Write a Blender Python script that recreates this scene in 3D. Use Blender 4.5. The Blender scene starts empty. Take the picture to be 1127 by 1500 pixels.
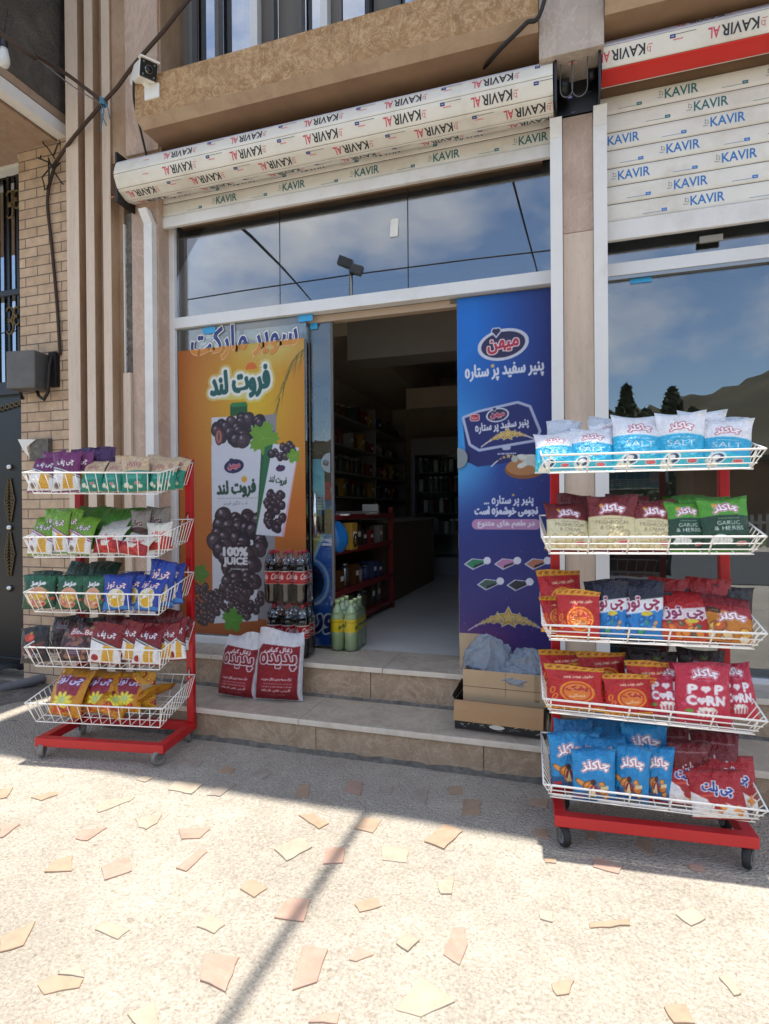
import bpy, bmesh, math, random
import numpy as np
from mathutils import Vector, Matrix

SC = bpy.context.scene
COL = SC.collection
R = math.radians

# ------------------------------------------------------------------ camera
CAM_H = 1.3
FPX = 852.96                     # focal length in pixels of the 1127 x 1500 photograph
YAW, PITCH, ROLL = 0.310331, -0.0045116, -0.0078034


def camera_axes():
    cy, sy = math.cos(YAW), math.sin(YAW)
    fwd = np.array([-sy * math.cos(PITCH), cy * math.cos(PITCH), math.sin(PITCH)])
    r = np.array([cy, sy, 0.0])
    u = np.cross(r, fwd)
    r2 = r * math.cos(ROLL) + u * math.sin(ROLL)
    u2 = np.cross(r2, fwd)
    return r2, u2, fwd


CR, CU, CF = camera_axes()
cam_data = bpy.data.cameras.new("camera")
cam = bpy.data.objects.new("camera", cam_data)
COL.objects.link(cam)
cam_data.sensor_fit = 'VERTICAL'
cam_data.sensor_height = 36.0
cam_data.lens = FPX / 1500.0 * 36.0
cam_data.clip_start = 0.05
cam_data.clip_end = 6000.0
cam.matrix_world = Matrix(((CR[0], CU[0], -CF[0], 0), (CR[1], CU[1], -CF[1], 0), (CR[2], CU[2], -CF[2], CAM_H), (0, 0, 0, 1)))
SC.camera = cam

# ------------------------------------------------------------------ light
SUN_EL, SUN_AZ = R(88.4), 0.0    # high sun behind the building
world = bpy.data.worlds.new("World")
SC.world = world
world.use_nodes = True
wn, wl = world.node_tree.nodes, world.node_tree.links
wn.clear()
w_out = wn.new('ShaderNodeOutputWorld')
w_bg = wn.new('ShaderNodeBackground')
w_sky = wn.new('ShaderNodeTexSky')
w_sky.sky_type = 'NISHITA'
w_sky.sun_disc = False
w_sky.sun_elevation = SUN_EL
w_sky.sun_rotation = SUN_AZ
w_sky.dust_density = 0.6
w_bg.inputs['Strength'].default_value = 0.14
w_tc = wn.new('ShaderNodeTexCoord')
w_map = wn.new('ShaderNodeMapping')
w_map.inputs['Scale'].default_value = (1.0, 1.0, 1.9)
w_map.inputs['Location'].default_value = (1.3, 0.7, 0.2)
w_noise = wn.new('ShaderNodeTexNoise')
w_noise.inputs['Scale'].default_value = 2.6
w_noise.inputs['Detail'].default_value = 9.0
w_noise.inputs['Roughness'].default_value = 0.58
w_ramp = wn.new('ShaderNodeValToRGB')
w_ramp.color_ramp.elements[0].position = 0.44
w_ramp.color_ramp.elements[1].position = 0.68
w_mix = wn.new('ShaderNodeMix')
w_mix.data_type = 'RGBA'
w_mix.inputs['B'].default_value = (6.6, 6.4, 6.2, 1)
wl.new(w_tc.outputs['Generated'], w_map.inputs['Vector'])
wl.new(w_map.outputs['Vector'], w_noise.inputs['Vector'])
wl.new(w_noise.outputs['Fac'], w_ramp.inputs['Fac'])
wl.new(w_ramp.outputs['Color'], w_mix.inputs['Factor'])
wl.new(w_sky.outputs['Color'], w_mix.inputs['A'])
wl.new(w_mix.outputs['Result'], w_bg.inputs['Color'])
wl.new(w_bg.outputs['Background'], w_out.inputs['Surface'])

sun_data = bpy.data.lights.new("sun", 'SUN')
sun_data.energy = 4.2
sun_data.angle = R(0.55)
sun_data.color = (1.0, 0.945, 0.85)
sun = bpy.data.objects.new("sun", sun_data)
COL.objects.link(sun)
sun.rotation_euler = (-(math.pi / 2 - SUN_EL), 0, 0)
SC.view_settings.view_transform = 'Standard'
SC.view_settings.look = 'None'
SC.view_settings.exposure = 1.13
SC.view_settings.gamma = 1.0
SC.render.engine = 'CYCLES'
SC.cycles.max_bounces = 12
SC.cycles.diffuse_bounces = 8
SC.cycles.transparent_max_bounces = 16

# ------------------------------------------------------------------ helpers
ZAX = np.array([0, 0, 1.0])


def ray(px, py):
    return CR * ((px - 563.5) / FPX) - CU * ((py - 750) / FPX) + CF


def at_y(px, py, Y):
    d = ray(px, py)
    return np.array([0, 0, CAM_H]) + d * (Y / d[1])


def at_z(px, py, Z):
    d = ray(px, py)
    return np.array([0, 0, CAM_H]) + d * ((Z - CAM_H) / d[2])


def lin(c):
    c = np.asarray(c, float)
    return np.where(c <= 0.04045, c / 12.92, ((c + 0.055) / 1.055) ** 2.4)


def rgb(h):
    return tuple(int(h[i:i + 2], 16) / 255 for i in (0, 2, 4))


class NT:
    def __init__(s, name):
        s.m = bpy.data.materials.new(name)
        s.m.use_nodes = True
        s.n, s.l = s.m.node_tree.nodes, s.m.node_tree.links
        s.b = s.n['Principled BSDF']
        s.out = s.n['Material Output']

    def add(s, t, **k):
        n = s.n.new(t)
        for a, v in k.items():
            if hasattr(n, a):
                setattr(n, a, v)
            else:
                n.inputs[a.replace('_', ' ')].default_value = v
        return n

    def link(s, a, b):
        s.l.new(a, b)

    def coords(s, scale=(1, 1, 1), obj=True):
        t = s.add('ShaderNodeTexCoord')
        m = s.add('ShaderNodeMapping')
        m.inputs['Scale'].default_value = scale
        g = s.add('ShaderNodeNewGeometry')
        s.link(t.outputs['Object'] if obj else g.outputs['Position'], m.inputs['Vector'])
        return m.outputs['Vector']

    def noise(s, vec, scale, detail=6, rough=0.55, dist=0.0):
        n = s.add('ShaderNodeTexNoise')
        n.inputs['Scale'].default_value = scale
        n.inputs['Detail'].default_value = detail
        n.inputs['Roughness'].default_value = rough
        n.inputs['Distortion'].default_value = dist
        s.link(vec, n.inputs['Vector'])
        return n.outputs['Fac']

    def ramp(s, fac, stops):
        r = s.add('ShaderNodeValToRGB')
        e = r.color_ramp.elements
        while len(e) < len(stops):
            e.new(0.5)
        for q, (p, c) in zip(e, stops):
            q.position = p
            q.color = (*c, 1) if len(c) == 3 else c
        s.link(fac, r.inputs['Fac'])
        return r.outputs['Color']

    def mix(s, fac, a, b, mode='MIX'):
        m = s.add('ShaderNodeMix')
        m.data_type = 'RGBA'
        m.blend_type = mode
        for key, v in (('Factor', fac), ('A', a), ('B', b)):
            if isinstance(v, (int, float)):
                m.inputs[key].default_value = v
            elif isinstance(v, tuple):
                m.inputs[key].default_value = (*v, 1) if len(v) == 3 else v
            else:
                s.link(v, m.inputs[key])
        return m.outputs['Result']

    def bump(s, h, strength=0.4, dist=0.01):
        b = s.add('ShaderNodeBump')
        b.inputs['Strength'].default_value = strength
        b.inputs['Distance'].default_value = dist
        s.link(h, b.inputs['Height'])
        s.link(b.outputs['Normal'], s.b.inputs['Normal'])


MATS = {}


def plain(name, col, rough=0.5, metal=0.0, spec=0.5, var=0.0, scale=20, bump=0.0, dirt=None, dirt_amt=0.4, trans=0.0, alpha=1.0, coat=0.0):
    """paint / plastic / metal with a little tonal unevenness"""
    t = NT(name)
    c = tuple(lin(col)) if not isinstance(col, str) else tuple(lin(rgb(col)))
    v = t.coords(obj=False)
    if var or dirt:
        n = t.noise(v, scale)
        a = tuple(x * (1 - var) for x in c)
        b = tuple(min(1, x * (1 + var)) for x in c)
        out = t.ramp(n, [(0.3, a), (0.7, b)])
        if dirt:
            n2 = t.noise(v, scale * 0.37, 8, 0.7)
            f = t.ramp(n2, [(0.5, (0, 0, 0)), (0.72, (dirt_amt,) * 3)])
            out = t.mix(f, out, tuple(lin(rgb(dirt))))
        t.link(out, t.b.inputs['Base Color'])
    else:
        t.b.inputs['Base Color'].default_value = (*c, 1)
    t.b.inputs['Roughness'].default_value = rough
    t.b.inputs['Metallic'].default_value = metal
    t.b.inputs['Specular IOR Level'].default_value = spec
    t.b.inputs['Transmission Weight'].default_value = trans
    t.b.inputs['Coat Weight'].default_value = coat
    t.b.inputs['Alpha'].default_value = alpha
    if bump:
        t.bump(t.noise(v, scale * 3, 5), bump, 0.004)
    MATS[name] = t.m
    return t.m


def stone(name, dark, mid, light, scale=9, rough=0.55, bump=0.15, veins=None, pits=0.0, vsc=None, streak=0.28):
    t = NT(name)
    v = t.coords(vsc or (1, 1, 1), obj=False)
    n = t.noise(v, scale, 10, 0.62, 0.6)
    c = t.ramp(n, [(0.28, tuple(lin(rgb(dark)))), (0.5, tuple(lin(rgb(mid)))), (0.74, tuple(lin(rgb(light))))])
    n1 = t.noise(v, scale * 0.22, 5, 0.5)
    c = t.mix(t.ramp(n1, [(0.3, (0, 0, 0)), (0.75, (0.45,) * 3)]), c, tuple(lin(rgb(dark))))
    if veins:
        n2 = t.noise(v, scale * 0.55, 12, 0.7, 2.2)
        f = t.ramp(n2, [(0.47, (0, 0, 0)), (0.5, (0.75,) * 3), (0.54, (0, 0, 0))])
        c = t.mix(f, c, tuple(lin(rgb(veins))))
    h = n
    vs = t.coords((1, 1, 0.07), obj=False)
    ns = t.noise(vs, 16, 5, 0.6)
    c = t.mix(t.ramp(ns, [(0.52, (0, 0, 0)), (0.74, (streak,) * 3)]), c, tuple(lin(rgb(dark)) * 0.55))
    if pits:
        n3 = t.noise(v, scale * 14, 4, 0.6)
        f = t.ramp(n3, [(0.34, (pits,) * 3), (0.46, (0, 0, 0))])
        c = t.mix(f, c, tuple(lin(rgb(dark)) * 0.5))
        h = n3
    t.link(c, t.b.inputs['Base Color'])
    t.b.inputs['Roughness'].default_value = rough
    t.bump(h, bump, 0.01)
    MATS[name] = t.m
    return t.m


def glass_mat(name, tint, refl=0.1, rough=0.0):
    t = NT(name)
    t.n.remove(t.b)
    tr = t.add('ShaderNodeBsdfTransparent')
    tr.inputs['Color'].default_value = (*tint, 1)
    gl = t.add('ShaderNodeBsdfGlossy')
    gl.inputs['Roughness'].default_value = rough
    gl.inputs['Color'].default_value = (0.93, 0.96, 1, 1)
    lw = t.add('ShaderNodeFresnel')
    lw.inputs['IOR'].default_value = 1.5
    mp = t.add('ShaderNodeMapRange')
    mp.inputs['From Min'].default_value = 0.04
    mp.inputs['From Max'].default_value = 1
    mp.inputs['To Min'].default_value = refl
    mp.inputs['To Max'].default_value = 1
    mx = t.add('ShaderNodeMixShader')
    t.link(lw.outputs['Fac'], mp.inputs['Value'])
    t.link(mp.outputs['Result'], mx.inputs['Fac'])
    t.link(tr.outputs['BSDF'], mx.inputs[1])
    t.link(gl.outputs['BSDF'], mx.inputs[2])
    t.link(mx.outputs['Shader'], t.out.inputs['Surface'])
    MATS[name] = t.m
    return t.m


def print_mat(name, rough=0.4, spec=0.5, coat=0.0, var=0.06, crumple=0.0):
    """printed film or paper: colour comes from the print stored on the mesh"""
    t = NT(name)
    a = t.add('ShaderNodeAttribute')
    a.attribute_name = 'print'
    v = t.coords(obj=False)
    n = t.noise(v, 30, 4)
    c = t.mix(1.0, a.outputs['Color'], t.ramp(n, [(0.3, (1 - var,) * 3), (0.7, (1, 1, 1))]), 'MULTIPLY')
    t.link(c, t.b.inputs['Base Color'])
    t.b.inputs['Roughness'].default_value = rough
    t.b.inputs['Specular IOR Level'].default_value = spec
    t.b.inputs['Coat Weight'].default_value = coat
    t.b.inputs['Coat Roughness'].default_value = 0.2
    if crumple:
        va = t.noise(v, 34, 3, 0.5, 1.6)
        vb = t.noise(v, 90, 2, 0.5, 1.0)
        ab = t.add('ShaderNodeMath', operation='SUBTRACT')
        t.link(va, ab.inputs[0])
        ab.inputs[1].default_value = 0.5
        ac = t.add('ShaderNodeMath', operation='ABSOLUTE')
        t.link(ab.outputs[0], ac.inputs[0])
        ad = t.add('ShaderNodeMath', operation='MULTIPLY_ADD')
        t.link(vb, ad.inputs[0])
        ad.inputs[1].default_value = 0.25
        t.link(ac.outputs[0], ad.inputs[2])
        t.bump(ad.outputs[0], crumple, 0.02)
    MATS[name] = t.m
    return t.m


class MB:
    """collects geometry for ONE mesh object"""

    def __init__(s):
        s.v, s.f, s.mi, s.mats, s.cur = [], [], [], [], 0
        s.smooth = False
        s.sm = []

    def use(s, m):
        m = MATS[m] if isinstance(m, str) else m
        if m not in s.mats:
            s.mats.append(m)
        s.cur = s.mats.index(m)
        return s

    def face(s, idx, smooth=None):
        s.f.append(tuple(idx))
        s.mi.append(s.cur)
        s.sm.append(s.smooth if smooth is None else smooth)

    def add(s, pts, faces, smooth=None):
        b = len(s.v)
        s.v += [tuple(map(float, p)) for p in pts]
        for f in faces:
            s.face([b + i for i in f], smooth)
        return s

    def obox(s, c, ax, ay, az):
        c, ax, ay, az = (np.array(q, float) for q in (c, ax, ay, az))
        P = [c + ax * i + ay * j + az * k for k in (-1, 1) for j in (-1, 1) for i in (-1, 1)]
        F = [(0, 2, 3, 1), (4, 5, 7, 6), (0, 1, 5, 4), (2, 6, 7, 3), (0, 4, 6, 2), (1, 3, 7, 5)]
        if np.dot(np.cross(ax, ay), az) < 0:
            F = [f[::-1] for f in F]
        return s.add(P, F, False)

    def box(s, x0, x1, y0, y1, z0, z1):
        return s.obox(((x0 + x1) / 2, (y0 + y1) / 2, (z0 + z1) / 2), ((x1 - x0) / 2, 0, 0), (0, (y1 - y0) / 2, 0), (0, 0, (z1 - z0) / 2))

    def bar(s, p, q, w, h):
        """rectangular bar from p to q, w wide (sideways), h high"""
        p, q = np.array(p, float), np.array(q, float)
        d = q - p
        L = np.linalg.norm(d)
        d = d / L
        up = ZAX if abs(d[2]) < 0.9 else np.array([0, 1.0, 0])
        sx = np.cross(d, up)
        sx /= np.linalg.norm(sx)
        sz = np.cross(sx, d)
        return s.obox((p + q) / 2, d * L / 2, sx * -w / 2, sz * h / 2)

    def tube(s, pts, r, n=8, cap=True):
        pts = [np.array(p, float) for p in pts]
        rs = r if isinstance(r, (list, tuple)) else [r] * len(pts)
        rings = []
        side = None
        for i, p in enumerate(pts):
            d = pts[min(i + 1, len(pts) - 1)] - pts[max(i - 1, 0)]
            d = d / (np.linalg.norm(d) + 1e-12)
            if side is None:
                a = ZAX if abs(d[2]) < 0.9 else np.array([1.0, 0, 0])
                side = np.cross(d, a)
            side = side - d * np.dot(side, d)
            side /= np.linalg.norm(side)
            up = np.cross(side, d)
            rings.append([p + rs[i] * (math.cos(2 * math.pi * k / n) * side + math.sin(2 * math.pi * k / n) * up) for k in range(n)])
        P = [q for ring in rings for q in ring]
        F = []
        for i in range(len(pts) - 1):
            for k in range(n):
                a, b = i * n + k, i * n + (k + 1) % n
                F.append((a, b, b + n, a + n))
        if cap:
            F.append(tuple(range(n))[::-1])
            F.append(tuple((len(pts) - 1) * n + k for k in range(n)))
        F = [f[::-1] for f in F]
        return s.add(P, F, True if n > 5 else False)

    def lathe(s, prof, c=(0, 0, 0), n=20, axis='z', smooth=True):
        """prof: (radius, height) from the bottom up"""
        P, F = [], []
        for r, h in prof:
            for k in range(n):
                a = 2 * math.pi * k / n
                x, y = r * math.cos(a), r * math.sin(a)
                p = (x, y, h) if axis == 'z' else ((h, x, y) if axis == 'x' else (y, h, x))
                P.append(np.array(p) + np.array(c))
        m = len(prof)
        for i in range(m - 1):
            for k in range(n):
                a, b = i * n + k, i * n + (k + 1) % n
                F.append((a, b, b + n, a + n))
        F.append(tuple(range(n))[::-1])
        F.append(tuple((m - 1) * n + k for k in range(n)))
        return s.add(P, F, smooth)

    def extrude_x(s, prof, x0, x1):
        """prof: (y, z) outline, counter-clockwise seen from +x"""
        n = len(prof)
        P = [(x, y, z) for x in (x0, x1) for y, z in prof]
        F = [(i, i + n, (i + 1) % n + n, (i + 1) % n) for i in range(n)]
        F += [tuple(range(n)), tuple(range(2 * n - 1, n - 1, -1))]
        F = [f[::-1] for f in F]
        return s.add(P, F, False)

    def prism(s, poly, z0, z1):
        """poly: (x, y) counter-clockwise from above"""
        n = len(poly)
        P = [(x, y, z) for z in (z0, z1) for x, y in poly]
        F = [(i, (i + 1) % n, (i + 1) % n + n, i + n) for i in range(n)]
        F += [tuple(range(n))[::-1], tuple(range(n, 2 * n))]
        return s.add(P, F, False)

    def grid(s, P, smooth=True, flip=False):
        P = np.asarray(P)
        ny, nx = P.shape[:2]
        F = []
        for j in range(ny - 1):
            for i in range(nx - 1):
                a = j * nx + i
                F.append((a, a + 1, a + nx + 1, a + nx) if not flip else (a, a + nx, a + nx + 1, a + 1))
        return s.add(P.reshape(-1, 3), F, smooth)

    def text(s, t, origin, ux, uz, width=None, height=None, rot180=False, align='c', shear=0.0, fat=0.0):
        """lettering laid on a flat plane: ux, uz unit vectors, origin = centre"""
        V, T, (x0, x1, y0, y1) = glyphs(t, fat)
        sx = width / (x1 - x0) if width else None
        sy = height / (y1 - y0) if height else None
        sx = sx or sy
        sy = sy or sx
        ux, uz, o = (np.array(q, float) for q in (ux, uz, origin))
        sg = -1 if rot180 else 1
        P = [o + sg * (((x - (x0 + x1) / 2) * sx + shear * (y - y0) * sy) * ux + (y - (y0 + y1) / 2) * sy * uz) for x, y in V]
        return s.add(P, T, False)

    def build(s, name, parent=None, bevel=0.0, local=False, loc=None):
        m = bpy.data.meshes.new(name)
        V = np.array(s.v, float)
        o = bpy.data.objects.new(name, m)
        COL.objects.link(o)
        if parent is not None:
            o.parent = parent
            if not local:
                pl = np.array(parent['_loc']) if '_loc' in parent else np.zeros(3)
                V = V - pl
        elif loc is not None:
            V = V - np.array(loc)
            o.location = loc
        o['_loc'] = list(loc) if loc is not None else (list(parent['_loc']) if parent is not None and '_loc' in parent else [0, 0, 0])
        m.from_pydata(V.tolist(), [], s.f)
        for q in s.mats:
            m.materials.append(q)
        m.polygons.foreach_set('material_index', s.mi)
        m.polygons.foreach_set('use_smooth', s.sm)
        m.update()
        if bevel:
            b = o.modifiers.new('bevel', 'BEVEL')
            b.width = bevel
            b.segments = 2
            b.limit_method = 'ANGLE'
            b.angle_limit = R(40)
            b.harden_normals = False
        return o


def tag(o, label, cat, group=None, kind=None):
    if label:
        o['label'] = label
    if cat:
        o['category'] = cat
    if group:
        o['group'] = group
    if kind:
        o['kind'] = kind
    return o


def thing(name, label, cat, loc, rotz=0.0, group=None):
    o = bpy.data.objects.new(name, None)
    COL.objects.link(o)
    o.location = loc
    o.rotation_euler = (0, 0, rotz)
    o.empty_display_size = 0.1
    o['_loc'] = [float(q) for q in loc]
    return tag(o, label, cat, group)


def copy_tree(o, parent=None):
    c = o.copy()
    COL.objects.link(c)
    if parent:
        c.parent = parent
    for ch in list(o.children):
        copy_tree(ch, c)
    return c


# ------------------------------------------------------------------ lettering
FORMS = {'ا': 'FE8D FE8E', 'آ': 'FE81 FE82', 'ب': 'FE8F FE90 FE91 FE92', 'پ': 'FB56 FB57 FB58 FB59', 'ت': 'FE95 FE96 FE97 FE98',
         'ج': 'FE9D FE9E FE9F FEA0', 'چ': 'FB7A FB7B FB7C FB7D', 'ح': 'FEA1 FEA2 FEA3 FEA4', 'خ': 'FEA5 FEA6 FEA7 FEA8',
         'د': 'FEA9 FEAA', 'ر': 'FEAD FEAE', 'ز': 'FEAF FEB0', 'س': 'FEB1 FEB2 FEB3 FEB4', 'ش': 'FEB5 FEB6 FEB7 FEB8',
         'ط': 'FEC1 FEC2 FEC3 FEC4', 'ع': 'FEC9 FECA FECB FECC', 'غ': 'FECD FECE FECF FED0', 'ف': 'FED1 FED2 FED3 FED4',
         'ق': 'FED5 FED6 FED7 FED8', 'ک': 'FB8E FB8F FB90 FB91', 'گ': 'FB92 FB93 FB94 FB95', 'ل': 'FEDD FEDE FEDF FEE0',
         'م': 'FEE1 FEE2 FEE3 FEE4', 'ن': 'FEE5 FEE6 FEE7 FEE8', 'ه': '0665 FEEA FEEB FEEC', 'و': 'FEED FEEE', 'ی': 'FBFC FBFD FBFE FBFF'}
FORMS = {k: [chr(int(h, 16)) for h in v.split()] for k, v in FORMS.items()}


def shape(t):
    """joins Persian letters and lays them right to left"""
    if not any(c in FORMS for c in t):
        return t
    out = []
    for i, c in enumerate(t):
        f = FORMS.get(c)
        if not f:
            out.append('' if c == '\u200c' else c)
            continue
        prev = t[i - 1] if i else ''
        nxt = t[i + 1] if i + 1 < len(t) else ''
        jp = prev in FORMS and len(FORMS[prev]) == 4
        jn = len(f) == 4 and nxt in FORMS
        out.append(f[3] if jp and jn else f[1] if jp else f[2] if jn else f[0])
    return ''.join(out)[::-1]


_G = {}


def glyphs(t, fat=0.0):
    if (t, fat) in _G:
        return _G[t, fat]
    c = bpy.data.curves.new('lettering', 'FONT')
    c.body = shape(t)
    c.size = 1.0
    c.resolution_u = 3
    c.offset = fat
    o = bpy.data.objects.new('lettering', c)
    COL.objects.link(o)
    dg = bpy.context.evaluated_depsgraph_get()
    ev = o.evaluated_get(dg)
    m = ev.to_mesh()
    m.calc_loop_triangles()
    V = np.array([(q.co[0], q.co[1]) for q in m.vertices])
    T = [tuple(q.vertices) for q in m.loop_triangles]
    ev.to_mesh_clear()
    bpy.data.objects.remove(o)
    bpy.data.curves.remove(c)
    # keep triangles counter-clockwise
    T2 = []
    for a, b, d in T:
        e1, e2 = V[b] - V[a], V[d] - V[a]
        ar = e1[0] * e2[1] - e1[1] * e2[0]
        if abs(ar) > 1e-9:
            T2.append((a, b, d) if ar > 0 else (a, d, b))
    _G[t, fat] = (V, T2, (V[:, 0].min(), V[:, 0].max(), V[:, 1].min(), V[:, 1].max()))
    return _G[t, fat]


class Canvas:
    """a printed design; units are metres on the sheet, y up; stored on mesh vertices"""

    def __init__(s, w, h, nx, ny, ss=3, base=(1, 1, 1)):
        s.w, s.h, s.nx, s.ny, s.ss = w, h, nx, ny, ss
        s.W, s.H = nx * ss, ny * ss
        s.a = np.empty((s.H, s.W, 3))
        s.a[:] = base
        xs = (np.arange(s.W) + 0.5) / s.W * w
        ys = (np.arange(s.H) + 0.5) / s.H * h
        s.X, s.Y = np.meshgrid(xs, ys)

    def paint(s, m, c, alpha=1.0):
        if isinstance(c, str):
            c = rgb(c)
        c = np.asarray(c, float)
        f = (m.astype(float) * alpha)[..., None]
        s.a = s.a * (1 - f) + c * f
        return m

    def rect(s, x0, x1, y0, y1):
        return (s.X >= x0) & (s.X <= x1) & (s.Y >= y0) & (s.Y <= y1)

    def rrect(s, cx, cy, w, h, r, rot=0):
        c, q = math.cos(rot), math.sin(rot)
        x = (s.X - cx) * c + (s.Y - cy) * q
        y = -(s.X - cx) * q + (s.Y - cy) * c
        dx = np.maximum(np.abs(x) - (w / 2 - r), 0)
        dy = np.maximum(np.abs(y) - (h / 2 - r), 0)
        return dx * dx + dy * dy <= r * r

    def ell(s, cx, cy, rx, ry, rot=0):
        c, q = math.cos(rot), math.sin(rot)
        x = (s.X - cx) * c + (s.Y - cy) * q
        y = -(s.X - cx) * q + (s.Y - cy) * c
        return (x / rx) ** 2 + (y / ry) ** 2 <= 1

    def poly(s, pts):
        m = np.zeros((s.H, s.W), bool)
        n = len(pts)
        for i in range(n):
            (x0, y0), (x1, y1) = pts[i], pts[(i + 1) % n]
            if y0 == y1:
                continue
            k = ((s.Y >= y0) != (s.Y >= y1)) & (s.X < (x1 - x0) * (s.Y - y0) / (y1 - y0) + x0)
            m ^= k
        return m

    def star(s, cx, cy, r, r2=0.45, n=5, rot=0):
        return s.poly([(cx + (r if i % 2 == 0 else r * r2) * math.sin(rot + math.pi * i / n), cy + (r if i % 2 == 0 else r * r2) * math.cos(rot + math.pi * i / n)) for i in range(2 * n)])

    def text(s, t, cx, cy, w=None, h=None, rot=0.0, shear=0.0, bold=0.0, wave=0.0):
        V, T, (x0, x1, y0, y1) = glyphs(t)
        sx = w / (x1 - x0) if w else None
        sy = h / (y1 - y0) if h else None
        sx = sx or sy
        sy = sy or sx
        x = (V[:, 0] - (x0 + x1) / 2) * sx
        y = (V[:, 1] - (y0 + y1) / 2) * sy
        x = x + shear * y
        if wave:
            y = y + wave * np.cos(x / (abs(x).max() + 1e-9) * math.pi / 2)
        c, q = math.cos(rot), math.sin(rot)
        px = ((x * c - y * q) + cx) / s.w * s.W - 0.5
        py = ((x * q + y * c) + cy) / s.h * s.H - 0.5
        m = np.zeros((s.H, s.W), bool)
        for a, b, d in T:
            ax, bx, dx = px[a], px[b], px[d]
            ay, by, dy = py[a], py[b], py[d]
            i0, i1 = max(0, int(math.ceil(min(ax, bx, dx)))), min(s.W - 1, int(math.floor(max(ax, bx, dx))))
            j0, j1 = max(0, int(math.ceil(min(ay, by, dy)))), min(s.H - 1, int(math.floor(max(ay, by, dy))))
            if i1 < i0 or j1 < j0:
                continue
            gx, gy = np.meshgrid(np.arange(i0, i1 + 1), np.arange(j0, j1 + 1))
            e = 1e-6
            k = ((bx - ax) * (gy - ay) - (by - ay) * (gx - ax) >= -e) & ((dx - bx) * (gy - by) - (dy - by) * (gx - bx) >= -e) & ((ax - dx) * (gy - dy) - (ay - dy) * (gx - dx) >= -e)
            m[j0:j1 + 1, i0:i1 + 1] |= k
        return s.dil(m, bold) if bold else m

    def dil(s, m, r):
        px = r / s.w * s.W
        n = int(math.ceil(px))
        out = m.copy()
        for dj in range(-n, n + 1):
            for di in range(-n, n + 1):
                if (di or dj) and di * di + dj * dj <= px * px + 0.3:
                    q = np.zeros_like(m)
                    a, b = max(0, dj), min(s.H, s.H + dj)
                    c, d = max(0, di), min(s.W, s.W + di)
                    q[a:b, c:d] = m[a - dj:b - dj, c - di:d - di]
                    out |= q
        return out

    def logo(s, t, cx, cy, w, h=None, fill='ffffff', edge='a01828', ew=0.003, edge2=None, ew2=0.0, **k):
        m = s.text(t, cx, cy, w, h, **k)
        if edge2:
            s.paint(s.dil(m, ew + ew2), edge2)
        if edge:
            s.paint(s.dil(m, ew), edge)
        s.paint(m, fill)

    def lines(s, cx, cy, w, n, dy, c, seed=0, th=0.002):
        """rows of small print too fine to read"""
        rn = np.random.RandomState(seed)
        for i in range(n):
            x = cx - w / 2 * (0.75 + 0.25 * rn.rand())
            while x < cx + w / 2 * 0.9:
                L = 0.004 + rn.rand() * 0.012
                s.paint(s.rect(x, x + L, cy - i * dy - th, cy - i * dy + th * 0.4), c)
                x += L + 0.003

    def colors(s):
        return lin(np.clip(s.a.reshape(s.ny, s.ss, s.nx, s.ss, 3).mean((1, 3)), 0, 1))


def grid_mesh(name, P, C, mat, back=None):
    """P: ny x nx x 3 points, C: colours of the print"""
    ny, nx = P.shape[:2]
    idx = np.arange(nx * ny).reshape(ny, nx)
    F = np.stack([idx[:-1, :-1], idx[:-1, 1:], idx[1:, 1:], idx[1:, :-1]], -1).reshape(-1, 4)
    V = P.reshape(-1, 3)
    C = C.reshape(-1, 3)
    if back is not None:
        B, BC = back
        by, bx = B.shape[:2]
        i2 = np.arange(bx * by).reshape(by, bx) + len(V)
        F2 = np.stack([i2[:-1, :-1], i2[1:, :-1], i2[1:, 1:], i2[:-1, 1:]], -1).reshape(-1, 4)
        V = np.concatenate([V, B.reshape(-1, 3)])
        C = np.concatenate([C, BC.reshape(-1, 3)])
        F = np.concatenate([F, F2])
    m = bpy.data.meshes.new(name)
    m.vertices.add(len(V))
    m.vertices.foreach_set('co', V.astype(np.float32).ravel())
    m.loops.add(F.size)
    m.loops.foreach_set('vertex_index', F.ravel().astype(np.int32))
    m.polygons.add(len(F))
    m.polygons.foreach_set('loop_start', (np.arange(len(F)) * 4).astype(np.int32))
    m.polygons.foreach_set('loop_total', np.full(len(F), 4, np.int32))
    m.update(calc_edges=True)
    m.polygons.foreach_set('use_smooth', np.ones(len(F), bool))
    at = m.attributes.new('print', 'FLOAT_COLOR', 'POINT')
    at.data.foreach_set('color', np.concatenate([C, np.ones((len(C), 1))], 1).astype(np.float32).ravel())
    m.materials.append(MATS[mat])
    return m


def sheet(name, cv, origin, ux, uy, mat, thick=0.0015, parent=None, wob=None):
    """a flat printed sheet standing at its place, with real thickness"""
    ux, uy, o = (np.array(q, float) for q in (ux, uy, origin))
    nrm = np.cross(ux, uy)
    u = np.linspace(0, 1, cv.nx)[None, :, None]
    v = np.linspace(0, 1, cv.ny)[:, None, None]
    P = o + ux * cv.w * u + uy * cv.h * v
    if wob is not None:
        P = P + nrm * wob(u[..., 0] + 0 * v[..., 0], v[..., 0] + 0 * u[..., 0])[..., None]
    C = cv.colors()
    by, bx = 3, 3
    ub = np.linspace(0, 1, bx)[None, :, None]
    vb = np.linspace(0, 1, by)[:, None, None]
    B = o + ux * cv.w * ub + uy * cv.h * vb - nrm * thick
    m = grid_mesh(name, P, C, mat, (B, np.full((by, bx, 3), 0.7)))
    ob = bpy.data.objects.new(name, m)
    COL.objects.link(ob)
    if parent is not None:
        ob.parent = parent
        pl = Vector(parent['_loc'])
        ob.location = -pl
    return ob

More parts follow.
